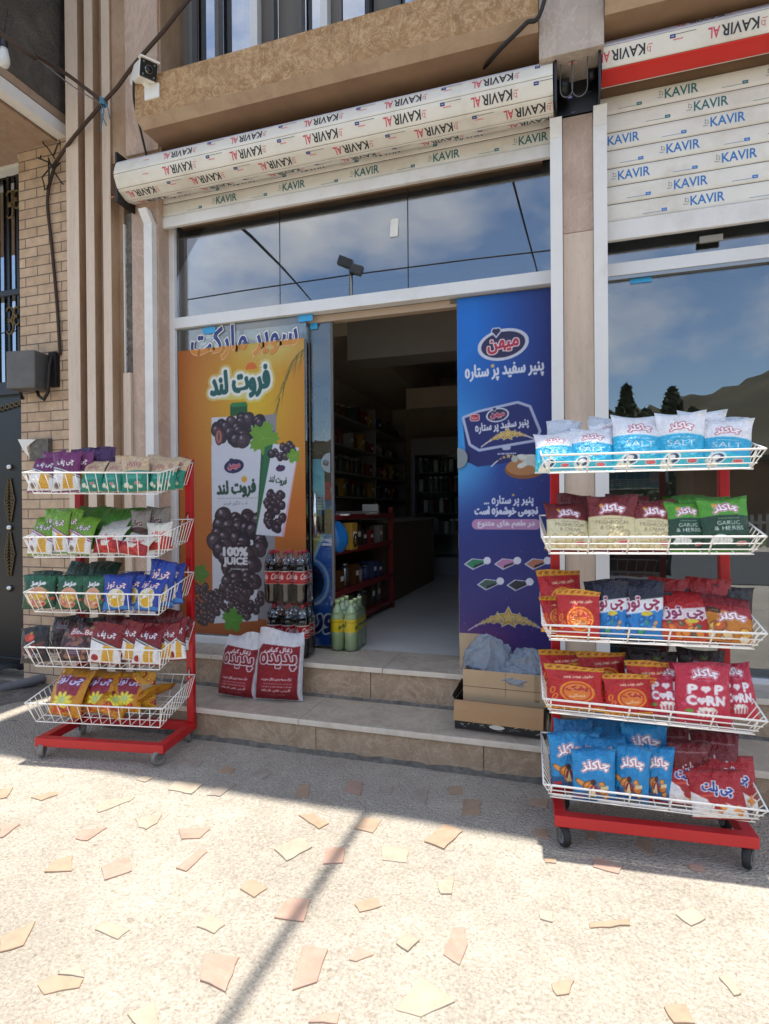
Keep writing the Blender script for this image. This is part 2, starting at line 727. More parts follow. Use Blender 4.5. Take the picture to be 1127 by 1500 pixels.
# ------------------------------------------------------------------ materials
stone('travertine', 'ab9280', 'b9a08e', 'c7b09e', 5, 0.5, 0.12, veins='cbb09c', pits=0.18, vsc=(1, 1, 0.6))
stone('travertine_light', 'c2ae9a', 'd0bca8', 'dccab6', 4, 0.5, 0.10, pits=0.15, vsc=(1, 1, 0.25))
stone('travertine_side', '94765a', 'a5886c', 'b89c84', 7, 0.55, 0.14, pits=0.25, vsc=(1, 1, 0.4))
stone('rough_ledge', '9c774f', 'bd9468', 'e0be92', 15, 0.8, 1.0, veins='e2c49c', pits=0.55)
stone('ledge_trim', 'a58d76', 'b29b84', 'bea890', 6, 0.55, 0.14, pits=0.15)
stone('grey_stone', 'a89a8e', 'b3a598', 'beb0a4', 6, 0.5, 0.10, veins='c4b8ac')
stone('step_tread', '9c9080', 'aca08f', 'bab09f', 6, 0.4, 0.1, veins='c0b5a4')
stone('step_edge', 'c0b5a4', 'cfc5b6', 'dad1c3', 9, 0.4, 0.05)
stone('step_riser', '8e7860', 'a38c74', 'b69f88', 8, 0.55, 0.25, veins='bca68e', pits=0.35)
stone('mortar_grey', '55514a', '77726a', '9a958c', 22, 0.9, 0.8, pits=0.6)
stone('dark_concrete', '2c2722', '463f38', '5e564c', 5, 0.9, 0.5, pits=0.3)
stone('flag_beige', '8c7763', '9a8571', 'a8937f', 14, 0.8, 0.15, veins='a8866c')
stone('flag_pink', '91776a', '9f8577', 'ac9284', 14, 0.8, 0.15, veins='a27c68')
stone('flag_cream', '908474', '9e9281', 'aa9e8d', 14, 0.8, 0.12)
stone('flag_shade_grey', '857b70', '968c80', 'a89e92', 14, 0.6, 0.15)
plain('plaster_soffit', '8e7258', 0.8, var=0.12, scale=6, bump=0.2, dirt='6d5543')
plain('pale_plaster', '8c8278', 0.85, var=0.06, scale=5)
plain('shop_plaster', 'b5a48e', 0.85, var=0.08, scale=2)
plain('shop_floor', 'bdbcb8', 0.4, var=0.06, scale=3)
plain('white_paint', 'dcdad6', 0.4, var=0.03, scale=6, dirt='9a8f80', dirt_amt=0.35)
plain('white_aluminium', 'd9d9d8', 0.35, var=0.02, scale=8, dirt='a39a8c', dirt_amt=0.25)
plain('slat_cream', 'dedad0', 0.4, var=0.04, scale=7, dirt='a08c70', dirt_amt=0.35)
plain('slat_silver', 'c9c8d6', 0.35, var=0.04, scale=7, dirt='9a9084', dirt_amt=0.3)
plain('slat_joint', '6f685c', 0.6)
plain('ink_black', '2b2f36', 0.5)
plain('ink_red', 'c8465a', 0.5)
plain('ink_pale_red', 'd88c92', 0.5)
plain('ink_teal', '2f6d72', 0.5)
plain('ink_blue', '2f74b4', 0.5)
plain('ink_navy', '2c3a78', 0.5)
plain('ink_pale_blue', 'b8c4e8', 0.5)
plain('ink_white', 'e8e4e0', 0.5)
plain('red_slat', 'c8281c', 0.4, var=0.06, scale=6)
plain('black_iron', '141416', 0.35, var=0.2, scale=30)
plain('dark_gap', '0c0a09', 0.8)
plain('gold_iron', '6a5a3c', 0.45, 0.6, var=0.2, scale=40)
plain('chrome', 'c9c9c8', 0.18, 1.0)
plain('steel', '8c8f92', 0.3, 0.9)
plain('grey_steel', '5c5a58', 0.5, 0.0, var=0.08, scale=12, dirt='3c3630')
plain('cctv_white', 'e2e0da', 0.35)
plain('cctv_black', '101114', 0.12)
plain('black_cable', '1c1815', 0.6)
plain('brown_cable', '3c2c22', 0.7)
plain('blue_cord', '4d7f9c', 0.8)
plain('rack_red', 'b8141c', 0.35, var=0.05, scale=10, dirt='7a0c10', dirt_amt=0.3)
plain('rack_white', 'e6e3dd', 0.35)
plain('rubber_black', '151516', 0.6)
plain('wheel_grey', '77726c', 0.5)
plain('cardboard', 'a5825c', 0.85, var=0.05, scale=9)
plain('cardboard_pale', 'b59b7a', 0.85, var=0.06, scale=8)
plain('cardboard_inner', '5c4733', 0.9)
plain('blue_tape', '2e9bd2', 0.35)
plain('pvc_grey', '6d7178', 0.5, dirt='45474a')
plain('beige_profile', 'b09a84', 0.5)
plain('shelf_red', '6e1a1c', 0.4)
plain('shelf_grey', '8c8882', 0.5)
plain('fridge_grey', '86868a', 0.4)
plain('lamp_glass', 'e2e4e0', 0.25, trans=0.2)
plain('asphalt', '3f3f40', 0.9, var=0.12, scale=4, bump=0.3)
plain('meadow_green', '4c5a2c', 0.9, var=0.3, scale=1.2)
plain('leaf_dark', '222c18', 0.7, var=0.35, scale=2)
plain('leaf_mid', '2f3c20', 0.7, var=0.3, scale=2)
plain('bark', '4a3c30', 0.9)
plain('hill_rock', '3c3626', 0.95, var=0.4, scale=0.05)
plain('shed_wall', '6e4f38', 0.9, var=0.2, scale=1)
plain('lamp_post_grey', '585c60', 0.5)
plain('cola', '160806', 0.08, spec=0.6, coat=0.4)
plain('cola_cap', 'b8101a', 0.4)
plain('lemon_drink', 'a9bd8e', 0.1, var=0.05, scale=5, coat=0.4)
plain('cap_pale', 'd8e0a0', 0.4)
plain('paper_white', 'dcdad2', 0.8)
plain('blue_bag', '1c6cb0', 0.35)
plain('red_bag', 'b0201c', 0.4)
plain('gold_pack', 'a8822c', 0.5)
plain('counter_brown', '5a4838', 0.5)
plain('jar_dark', '3a2e28', 0.35)
plain('jar_amber', '5e3a1c', 0.3)
plain('pack_pale', '8c8880', 0.6)
plain('pack_red', '7c2024', 0.5)
plain('pack_green', '2f4a34', 0.5)
plain('pack_blue', '2c3c64', 0.5)
plain('curtain_grey', '75716c', 0.9, var=0.06, scale=3)
glass_mat('glass_dark', (0.72, 0.75, 0.76), 0.16)
glass_mat('glass_window', (0.58, 0.64, 0.66), 0.16)
glass_mat('glass_door', (0.88, 0.92, 0.91), 0.07)
glass_mat('glass_sky', (0.35, 0.38, 0.42), 0.42)
glass_mat('clear_film', (0.97, 0.97, 0.98), 0.018, 0.12)
glass_mat('clear_pet', (0.80, 0.84, 0.86), 0.06, 0.05)
print_mat('print_foil', 0.30, 0.45, 0.2, crumple=0.7)
print_mat('print_matte', 0.62, 0.4)
print_mat('print_poster', 0.42, 0.4)
print_mat('print_sack', 0.6, 0.35, crumple=0.7)


def brick_material():
    t = NT('bricks')
    v = t.coords(obj=False)
    sep = t.add('ShaderNodeSeparateXYZ')
    t.link(v, sep.inputs[0])
    cmb = t.add('ShaderNodeCombineXYZ')
    t.link(sep.outputs['X'], cmb.inputs['X'])
    t.link(sep.outputs['Z'], cmb.inputs['Y'])
    b = t.add('ShaderNodeTexBrick')
    b.offset = 0.5
    t.link(cmb.outputs[0], b.inputs['Vector'])
    for k, val in (('Scale', 1.0), ('Mortar Size', 0.0045), ('Mortar Smooth', 0.15), ('Bias', 0.0), ('Brick Width', 0.232), ('Row Height', 0.0735)):
        b.inputs[k].default_value = val
    b.inputs['Color1'].default_value = (*lin(rgb('c8ae92')), 1)
    b.inputs['Color2'].default_value = (*lin(rgb('ba9e82')), 1)
    b.inputs['Mortar'].default_value = (*lin(rgb('75665a')), 1)
    n = t.noise(v, 14, 8)
    c = t.mix(1.0, b.outputs['Color'], t.ramp(n, [(0.3, (0.78,) * 3), (0.7, (1.08,) * 3)]), 'MULTIPLY')
    t.link(c, t.b.inputs['Base Color'])
    t.b.inputs['Roughness'].default_value = 0.8
    inv = t.add('ShaderNodeMath', operation='SUBTRACT')
    inv.inputs[0].default_value = 1.0
    t.link(b.outputs['Fac'], inv.inputs[1])
    t.bump(inv.outputs[0], 0.7, 0.006)
    MATS['bricks'] = t.m


brick_material()


def pavement_material():
    t = NT('pavement_concrete')
    v = t.coords(obj=False)
    n0 = t.noise(v, 1.3, 6, 0.6)
    n1 = t.noise(v, 9, 8, 0.65)
    n2 = t.noise(v, 92, 8, 0.74)
    vo = t.add('ShaderNodeTexVoronoi')
    vo.inputs['Scale'].default_value = 95
    t.link(v, vo.inputs['Vector'])
    c = t.ramp(n1, [(0.3, tuple(lin(rgb('a59d90')))), (0.55, tuple(lin(rgb('b3ab9e')))), (0.75, tuple(lin(rgb('bfb7aa'))))])
    c = t.mix(t.ramp(n0, [(0.40, (0, 0, 0)), (0.66, (0.6,) * 3)]), c, tuple(lin(rgb('928a80'))))
    c = t.mix(t.ramp(n2, [(0.38, (0.6,) * 3), (0.48, (0, 0, 0))]), c, tuple(lin(rgb('786d5e'))))
    c = t.mix(t.ramp(n2, [(0.53, (0, 0, 0)), (0.66, (0.6,) * 3)]), c, tuple(lin(rgb('d2c9b8'))))
    n3 = t.noise(v, 0.9, 10, 0.75, 1.2)
    c = t.mix(t.ramp(n3, [(0.58, (0, 0, 0)), (0.70, (0.4,) * 3)]), c, tuple(lin(rgb('8f8474'))))
    n4 = t.noise(v, 30, 3, 0.5)
    c = t.mix(t.ramp(n4, [(0.68, (0, 0, 0)), (0.73, (0.55,) * 3)]), c, tuple(lin(rgb('7a6e5e'))))
    t.link(c, t.b.inputs['Base Color'])
    t.b.inputs['Roughness'].default_value = 0.92
    t.b.inputs['Specular IOR Level'].default_value = 0.2
    ad = t.add('ShaderNodeMath', operation='MULTIPLY_ADD')
    t.link(n2, ad.inputs[0])
    ad.inputs[1].default_value = 0.8
    t.link(vo.outputs['Distance'], ad.inputs[2])
    t.bump(ad.outputs[0], 0.9, 0.011)
    MATS['pavement_concrete'] = t.m


pavement_material()

# ------------------------------------------------------------------ ground, road, far land
def vnoise(x, y, seed):
    rn = np.random.RandomState(seed)
    out = np.zeros_like(x)
    for k in range(26):
        a = rn.rand() * 2 * math.pi
        f = 2 ** (rn.rand() * 5.2)
        out += np.sin((x * math.cos(a) + y * math.sin(a)) * f + rn.rand() * 6.28) / f ** 0.75
    return out


gx = np.concatenate([[-2500, -900, -300, -100, -40, -18, -9], np.arange(-6, 3.2, 0.03), [5, 9, 18, 40, 100, 300, 900, 2500]])
gy = np.concatenate([[-2500, -900, -300, -100, -40, -18, -9, -5, -3], np.arange(-1.5, 3.75, 0.03), [4.5, 7, 12, 30, 100, 300, 1000]])
GX, GY = np.meshgrid(gx, gy)
fade = np.clip((GX + 6) * 2, 0, 1) * np.clip((3.2 - GX) * 2, 0, 1) * np.clip((GY + 1.5) * 2, 0, 1) * np.clip((2.95 - GY) * 4, 0, 1)
GZ = vnoise(GX, GY, 3) * 0.0022 * fade
mb = MB().use('pavement_concrete')
mb.grid(np.stack([GX, GY, GZ - 0.004], -1))
tag(mb.build('ground'), 'rough pale concrete pavement in front of the shops', 'ground', kind='structure')
mb = MB().use('asphalt')
mb.prism([(-400, -12), (400, -12), (400, -4), (-400, -4)], -0.02, 0.012)
tag(mb.build('road'), 'grey asphalt road running past the pavement', 'road', kind='structure')
mb = MB().use('meadow_green')
X, Y = np.meshgrid(np.linspace(-160, 160, 80), np.linspace(-120, -14, 40))
Z = 0.02 + np.clip((-14 - Y) / 60, 0, 1) * 1.5 + 0.25 * vnoise(X * 0.15, Y * 0.15, 9)
mb.grid(np.stack([X, Y, Z], -1))
tag(mb.build('field'), 'green meadow on the far side of the road', 'field', kind='structure')
mb = MB().use('hill_rock')
X, Y = np.meshgrid(np.linspace(-400, 500, 260), np.linspace(-420, -70, 60))
rise = np.clip((-70 - Y) / 135, 0, 1) ** .8
crest = 30 + 11 / (1 + np.exp(-(X - 36) / 9)) + 16 / (1 + np.exp(-(X - 120) / 40))
Z = rise * (crest + 1.6 * vnoise(X * 0.06, Y * 0.06, 4) + .8 * vnoise(X * .3, Y * .3, 14)) - 1
mb.grid(np.stack([X, Y, Z], -1))
tag(mb.build('hills'), 'bare brown hills beyond the meadow', 'hills', kind='structure')

# broken flagstones set into the concrete: outlines read off the pavement
FA = '''90,172 122,182 170,165 165,155|0,150 0,177 20,173 40,143|287,195 290,215 385,180 400,167 310,183|398,232 410,258 432,264 465,245 478,222|0,250 0,290 10,288 60,250
222,290 258,296 316,258 240,265|527,262 535,292 590,290 620,262|130,388 212,385 215,340 165,352|298,375 308,412 390,385 380,345|518,378 550,388 612,330 585,325
495,150 565,162 600,133 515,125|610,165 650,168 697,133 650,135|525,80 580,86 602,65 540,62|640,98 680,102 697,88 665,80|745,105 775,120 805,102 775,85
870,172 908,172 915,135 880,135|1015,155 1062,168 1070,130 1030,125|880,225 940,266 970,250 925,220|1045,265 1100,278 1127,240 1070,232|808,325 845,360 922,318 885,290
952,368 1010,365 1018,322 960,320|708,440 750,466 788,440 742,412|808,527 895,540 915,475 845,472|1045,490 1060,513 1127,495 1110,470|280,555 348,584 385,555 310,528
0,580 0,620 70,600 105,530|580,550 632,572 665,545 612,518|590,712 665,747 705,645 602,633|862,745 935,722 968,625 890,618|1028,655 1050,660 1103,640 1060,615
110,715 130,745 235,725 248,700 160,690|170,685 250,695 240,655|375,805 410,845 472,845 458,770|908,840 995,845 1003,812 940,820|60,845 150,845 150,820|400,118 430,126 455,112 430,108'''
FB = '''0,310 0,352 72,360 80,315|122,300 180,322 235,270 180,250|80,170 125,197 137,150 105,147|0,142 0,162 28,165 33,143|230,225 287,222 283,180 237,178
162,420 170,452 203,452 210,398|460,500 460,525 497,535 498,505|602,535 605,550 723,542 720,525|855,510 900,543 942,522 905,490|40,600 75,624 110,590 75,570
178,630 225,660 250,600 240,550 205,553|40,795 112,815 213,770 118,698|492,715 508,750 545,745 560,705|820,780 850,828 912,830 885,775|615,372 690,392 700,372 620,343
738,310 785,340 788,295 745,290|428,190 480,200 485,175 435,172|470,350 475,360 507,363 505,345|980,695 1025,748 1047,740 1005,690|190,145 195,165 235,165 230,140
440,265 450,285 490,290 480,262|595,275 600,292 620,295 620,272|890,365 900,380 942,388 930,362'''
flags = []
for src, ox, oy, sc in ((FA, 0, 1080, 2.0125), (FB, 560, 1080, 1.988)):
    for item in src.replace('\n', '|').split('|'):
        flags.append([(ox + float(q.split(',')[0]) / sc, oy + float(q.split(',')[1]) / sc) for q in item.split()])
rnd = random.Random(5)
seen_labels = {}
flag_info = []
for poly in flags:
    P = np.array([at_z(x, y, 0.006)[:2] for x, y in poly])
    c = P.mean(0)
    area = 0.5 * abs(np.dot(P[:, 0], np.roll(P[:, 1], -1)) - np.dot(P[:, 1], np.roll(P[:, 0], -1)))
    ext = P - c
    w = np.linalg.svd(ext)[1]
    flag_info.append((P, c, area, w[0] / max(w[1], 1e-6), len(poly)))
order = sorted(range(len(flag_info)), key=lambda i: flag_info[i][1][1])
ORD = ['first', 'second', 'third', 'fourth', 'fifth', 'sixth', 'seventh', 'eighth', 'ninth', 'tenth']
for i in order:
    P, c, area, asp, nv = flag_info[i]
    big = 'large' if area > 0.012 else 'small' if area < 0.0045 else 'medium'
    shp = 'three-cornered' if nv == 3 else 'long narrow' if asp > 2.6 else 'five-sided' if nv == 5 else 'four-sided'
    shade = c[1] > 2.34
    mat = rnd.choice(['flag_beige', 'flag_beige', 'flag_pink', 'flag_cream']) if not shade else rnd.choice(['flag_shade_grey', 'flag_beige', 'flag_pink'])  # shade tinted into the colour: grey only in shadow, cream only in sun
    colname = {'flag_beige': 'beige', 'flag_pink': 'pinkish', 'flag_cream': 'cream', 'flag_shade_grey': 'grey'}[mat]
    if shade:
        where = 'in the building shadow ' + ('under the left rack' if c[0] < -1.75 else 'before the step' if c[0] < -0.15 else 'under the right rack')
    else:
        where = 'in sun ' + ('below the left rack' if c[0] < -1.45 else 'left of the cable shadow' if c[0] < -0.85 else 'right of the cable shadow' if c[0] < -0.25 else 'below the right rack')
    key = (big, shp, colname, where)
    k = seen_labels.get(key, 0)
    seen_labels[key] = k + 1
    lab = f'{big} {shp} {colname} stone in the pavement, {where}'
    if k:
        lab = f'{big} {shp} {colname} stone {where}, {ORD[k]} nearest the camera'
    # uneven rim
    Q = []
    for a, b in zip(P, np.roll(P, -1, 0)):
        L = np.linalg.norm(b - a)
        n = max(2, int(L / 0.03))
        for t in range(n):
            q = a + (b - a) * t / n
            d = np.array([b[1] - a[1], a[0] - b[0]]) / L
            Q.append(q + d * (rnd.uniform(-0.0035, 0.0035) if t else 0))
    Q = np.array(Q)
    ar = np.dot(Q[:, 0], np.roll(Q[:, 1], -1)) - np.dot(Q[:, 1], np.roll(Q[:, 0], -1))
    if ar < 0:
        Q = Q[::-1]
    zt = float(vnoise(np.array([c[0]]), np.array([c[1]]), 3)[0] * 0.0022) + rnd.uniform(0.0005, 0.0035)
    mb = MB().use(mat)
    mb.prism([(q[0] - c[0], q[1] - c[1]) for q in Q], -0.03, 0.0)
    o = mb.build('paving_stone', bevel=0.002)
    o.location = (c[0], c[1], zt)
    o.rotation_euler = (rnd.uniform(-.008, .008), rnd.uniform(-.008, .008), 0)
    tag(o, lab, 'paving stone', 'broken stone pieces set in the concrete pavement')

# ------------------------------------------------------------------ entrance steps
Z1, Z2 = 0.175, 0.377
st = thing('entrance_steps', 'two long travertine steps with pale nosings leading up to the shop door', 'steps', (-0.5, 2.85, 0))
XL, XR = -2.70, 4.0


def rows(name, x_breaks, y0, y1, z0, z1, mat, gap=0.003, parent=st, bevel=0.003):
    for a, b in zip(x_breaks, x_breaks[1:]):
        mb = MB().use(mat)
        mb.box(a + gap / 2, b - gap / 2, y0, y1, z0, z1)
        mb.build(name, parent, bevel)


mb = MB().use('mortar_grey')
mb.box(XL + .01, XR, 2.868, 3.24, -0.02, Z1 - 0.03)
mb.box(XL + .01, XR, 3.245, 3.6, -0.02, Z2 - 0.03)
mb.build('step_core', st)
jr1 = [XL, at_y(180, 1060, 2.85)[0], at_y(463, 1095, 2.85)[0], at_y(709, 1130, 2.85)[0], 0.62, 1.5, 2.6, XR]
rows('riser', jr1, 2.85, 2.868, -0.01, Z1 - 0.028, 'step_riser')
jr2 = [XL, -2.0, at_y(543, 1005, 3.225)[0], at_y(742, 1010, 3.225)[0] + 0.05, 0.7, 1.6, 2.6, XR]
rows('riser', jr2, 3.225, 3.243, Z1, Z2 - 0.028, 'step_riser')
jt1 = [XL, at_y(437, 1050, 2.83)[0], 0.35, 1.9, XR]
rows('tread', jt1, 2.842, 3.225, Z1 - 0.027, Z1, 'step_tread')
rows('nosing', jt1, 2.828, 2.8415, Z1 - 0.028, Z1 + 0.0008, 'step_edge')
jt2 = [XL, -2.2, at_y(560, 980, 3.2)[0], 0.2, 1.8, XR]
rows('tread', jt2, 3.216, 3.62, Z2 - 0.027, Z2, 'step_tread')
rows('nosing', jt2, 3.202, 3.2155, Z2 - 0.028, Z2 + 0.0008, 'step_edge')
mb = MB().use('mortar_grey')
rn = np.random.RandomState(4)
xs = np.arange(XL, XR, 0.05)
P = []
for x in xs:
    d = 0.016 + 0.018 * rn.rand()
    P.append([(x, 2.852, 0.012 + 0.016 * rn.rand()), (x, 2.852 - d * .6, 0.006), (x, 2.852 - d, -0.008)])
mb.grid(np.array(P), True, flip=False)
P2 = []
for x in xs:
    P2.append([(x, 3.226, Z1 + 0.012 + .008 * rn.rand()), (x, 3.226 - 0.012, Z1 + .003), (x, 3.226 - 0.022, Z1 - .001)])
mb.grid(np.array(P2), True)
mb.build('mortar_bead', st)

# ------------------------------------------------------------------ shop building
bd = thing('shop_building', 'two storey shop building clad in brown stone with fluted column and rough ledge', 'building', (-1.2, 3.4, 0))
W = 3.36


def part(name, mat, boxes, parent=bd, bevel=0.0):
    mb = MB().use(mat)
    for b in boxes:
        mb.box(*b)
    return mb.build(name, parent, bevel)


# left fluted column
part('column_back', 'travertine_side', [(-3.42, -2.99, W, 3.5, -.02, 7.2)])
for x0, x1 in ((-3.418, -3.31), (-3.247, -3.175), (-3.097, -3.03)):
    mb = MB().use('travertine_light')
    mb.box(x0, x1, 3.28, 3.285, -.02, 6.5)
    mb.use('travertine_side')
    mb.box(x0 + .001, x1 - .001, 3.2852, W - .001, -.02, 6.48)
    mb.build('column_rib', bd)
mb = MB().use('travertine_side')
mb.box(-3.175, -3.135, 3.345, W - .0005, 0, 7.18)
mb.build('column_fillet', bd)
# strip between column and shop front: open mortar above, stone below
part('cladding_strip', 'travertine_light', [(-2.988, -2.925, 3.335, 3.5, -.02, 2.27)], bevel=.003)
mb = MB().use('mortar_grey')
P = []
rn = np.random.RandomState(8)
for z in np.arange(2.272, 3.36, .02):
    P.append([(x, 3.372 - (0.018 * rn.rand() if 0 < i < 4 else 0), z) for i, x in enumerate(np.linspace(-2.985, -2.925, 5))])
mb.grid(np.array(P), True)
mb.box(-2.988, -2.925, 3.376, 3.5, 2.27, 3.4)
mb.build('open_mortar_strip', bd)
part('strip_edge', 'white_paint', [(-2.9895, -2.979, 3.352, 3.3718, 2.272, 3.32)])
mb = MB().use('travertine')
mb.box(-2.923, -2.70, W, 3.5, -.02, 3.72)
mb.build('left_pier', bd)
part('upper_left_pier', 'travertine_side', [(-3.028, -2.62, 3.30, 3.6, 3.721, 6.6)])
part('upper_left_pier_band', 'travertine', [(-2.90, -2.635, 3.285, 3.2995, 3.74, 6.4)])
# right pilaster
zj = at_y(845, 340, W)[2]
part('pilaster', 'travertine_light', [(-.033, .123, W, 3.62, -.02, zj - .001)], bevel=.002)
part('pilaster', 'travertine', [(-.033, .123, W - .002, 3.62, zj + .001, 3.44)], bevel=.002)
part('upper_pilaster', 'grey_stone', [(-.145, .172, 3.14, 3.6, 3.63, 5.2)], bevel=.003)
part('pilaster_recess', 'dark_gap', [(-.13, .16, 3.42, 3.6, 3.44, 3.63)])
# ledges over both shutters
prof = [(3.44, 3.757), (3.12, 3.757), (3.05, 3.79), (3.05, 4.036), (3.40, 4.10), (3.44, 4.10)]
for x0, x1 in ((-2.618, -.147), (.174, 4.0)):
    mb = MB().use('rough_ledge')
    mb.extrude_x(prof[::-1], x0, x1)
    b = mb.build('ledge', bd)
    b.data.materials.append(MATS['ledge_trim'])
    b.data.materials.append(MATS['plaster_soffit'])
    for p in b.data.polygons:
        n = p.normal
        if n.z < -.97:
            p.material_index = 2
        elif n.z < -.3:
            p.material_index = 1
mb = MB().use('plaster_soffit')
mb.box(-2.62, -.146, 3.445, 3.62, 3.30, 4.0)
mb.box(.173, 4.0, 3.445, 3.62, 3.30, 4.0)
mb.build('lintel', bd)
# upper storey
part('upper_wall', 'travertine', [(-2.62, 4.0, W, 3.7, 5.6, 7.26), (-3.42, -2.62, 3.605, 3.7, 3.4, 7.2), (2.4, 4.0, W, 3.7, 4.1, 5.6)])
part('roof', 'dark_concrete', [(-3.42, 4.0, 2.54, 12.0, 7.1, 7.25)])  # out of view; front overhang added to throw the shadow edge on the pavement
part('side_wall', 'pale_plaster', [(-3.40, -2.80, 3.71, 12.0, -.02, 7.1), (3.8, 4.0, 3.71, 12.0, -.02, 7.1)])
part('rear_wall', 'pale_plaster', [(-3.40, 4.0, 12.0, 12.2, -.02, 7.26)])
part('upper_floor', 'pale_plaster', [(-2.79, 3.79, 3.63, 12.0, 3.36, 3.6), (-2.79, 3.79, 6.2, 6.3, 3.6, 7.09)])
wx = lambda px, py: at_y(px, py, 3.5)[0]
win = MB().use('white_aluminium')
for px, py, w, mat in ((283, 20, .022, 'grey_steel'), (321, 40, .030, 'grey_steel'), (375, 40, .055, 'white_aluminium'), (403, 30, .014, 'grey_steel'), (443, 20, .016, 'grey_steel'), (477, 30, .05, 'white_aluminium'), (540, 10, .03, 'black_iron'), (583, 3, .02, 'grey_steel')):
    x = wx(px, py)
    win.use(mat)
    win.box(x - w / 2, x + w / 2, 3.47, 3.53, 3.9, 5.6)
win.use('white_aluminium')
win.box(-2.60, -.15, 3.46, 3.54, 4.0, 4.09)
for x in (-.75, -.3, .3, .9, 1.5, 2.1):
    win.box(x - .02, x + .02, 3.47, 3.53, 4.091, 5.6)
wf = win.build('upper_window', bd)
mb = MB().use('glass_sky')
mb.box(-2.60, 2.4, 3.555, 3.561, 4.0, 5.6)
mb.build('pane', wf)
mb = MB().use('curtain_grey')
for a, b in ((245, 281), (378, 400), (404, 441), (480, 497), (545, 582)):
    mb.box(wx(a, 20), wx(b, 20), 3.541, 3.549, 4.0, 5.59)
mb.build('panel', wf)

# --- glazed shop front of the open shop
part('jamb_reveal', 'travertine_light', [(-2.75, -2.718, 3.502, 3.62, Z2, 3.6)])
fr = MB().use('white_aluminium')
fr.box(-2.717, -2.66, 3.47, 3.54, Z2, 3.42)
fr.box(-.098, -.036, 3.47, 3.54, Z2, 3.42)
fr.box(-2.66, -.098, 3.47, 3.54, 2.587, 2.663)
fr.box(-2.66, -1.64, 3.475, 3.54, Z2, .43)
fo = fr.build('shop_front_frame', bd, bevel=.003)
mb = MB().use('beige_profile')
mb.box(-1.66, -.66, 3.542, 3.60, 2.54, 2.60)
mb.use('steel').box(-1.7, -.10, 3.5405, 3.56, 2.583, 2.590)
mb.build('door_track', fo)
mb = MB().use('slat_joint')
mb.box(-2.70, -.05, 3.56, 3.64, 3.30, 3.36)
mb.build('head_trim', fo)
tg = MB().use('glass_dark')
xs = [-2.66, -1.843, -.956, -.098]
for a, b in zip(xs, xs[1:]):
    tg.box(a + .003, b - .003, 3.50, 3.508, 2.663, 3.45)
tg.use('dark_gap')
for x in xs[1:3]:
    tg.box(x - .003, x + .003, 3.502, 3.506, 2.663, 3.45)
tg.build('transom_window', bd)
# fixed pane and sliding door leaf on the left
mb = MB().use('glass_door')
mb.box(-2.66, -1.655, 3.500, 3.508, .43, 2.587)
fx = mb.build('fixed_pane', bd)
for px, py in ((307, 484), (448, 466)):
    mb = MB().use('blue_tape')
    p = at_y(px, py, 3.499)
    mb.box(p[0] - .05, p[0] + .05, 3.4955, 3.4995, p[2] - .022, p[2] + .022)
    mb.build('pane_clip', fx)
mb = MB().use('glass_door')
mb.box(-2.52, -1.505, 3.552, 3.560, Z2 + .012, 2.55)
dl = mb.build('sliding_door', bd)
mb = MB().use('grey_steel')
mb.box(-1.5045, -1.487, 3.548, 3.564, Z2 + .012, 2.55)
mb.box(-1.662, -1.652, 3.5485, 3.5515, Z2 + .012, 2.55)
mb.build('edge_profile', dl)
mb = MB().use('blue_tape')
mb.box(-1.645, -1.595, 3.543, 3.551, 2.50, 2.555)
mb.build('door_clip', dl)
mb = MB().use('chrome')
hz = [(at_y(462, 722, 3.49)[2]), (at_y(462, 788, 3.49)[2])]
hx = at_y(462, 750, 3.49)[0]
mb.tube([(hx, 3.49, hz[1]), (hx, 3.49, hz[0])], .012, 12)
mb.tube([(hx, 3.55, hz[0] - .03), (hx, 3.49, hz[0] - .03)], .008, 8)
mb.tube([(hx, 3.55, hz[1] + .03), (hx, 3.49, hz[1] + .03)], .008, 8)
mb.build('handle', dl)


def half_disc(x, z, y, r, sgn, parent):
    mb = MB().use('steel')
    n = 20
    pts = [(x + sgn * r * math.cos(a), z + r * math.sin(a)) for a in np.linspace(-math.pi / 2, math.pi / 2, n)]
    P = [(a, y, b) for a, b in pts] + [(a, y + .012, b) for a, b in pts]
    F = [tuple(range(n)), tuple(range(2 * n - 1, n - 1, -1))] + [(i, i + n, i + n + 1, i + 1) for i in range(n - 1)] + [(n - 1, 2 * n - 1, n, 0)]
    if sgn < 0:
        F = [f[::-1] for f in F]
    mb.add(P, F, False)
    if sgn < 0:
        mb.use('grey_steel')
        mb.lathe([(.019, 0), (.019, .006)], (x - .032, y - .006, z), 16, 'y')
    return mb.build('lock_plate', parent)


half_disc(-1.507, at_y(479, 678, 3.54)[2], 3.5395, .066, -1, dl)
# right leaf behind the blue poster
mb = MB().use('glass_door')
mb.box(-.657, -.100, 3.522, 3.530, Z2 + .012, 2.583)
dr = mb.build('sliding_door', bd)
half_disc(-.655, at_y(677, 671, 3.50)[2], 3.498, .062, 1, dr)
mb = MB().use('grey_steel')
mb.box(-.70, -.655, 3.53, 3.56, 2.56, 2.584)
mb.build('door_stop', dr)
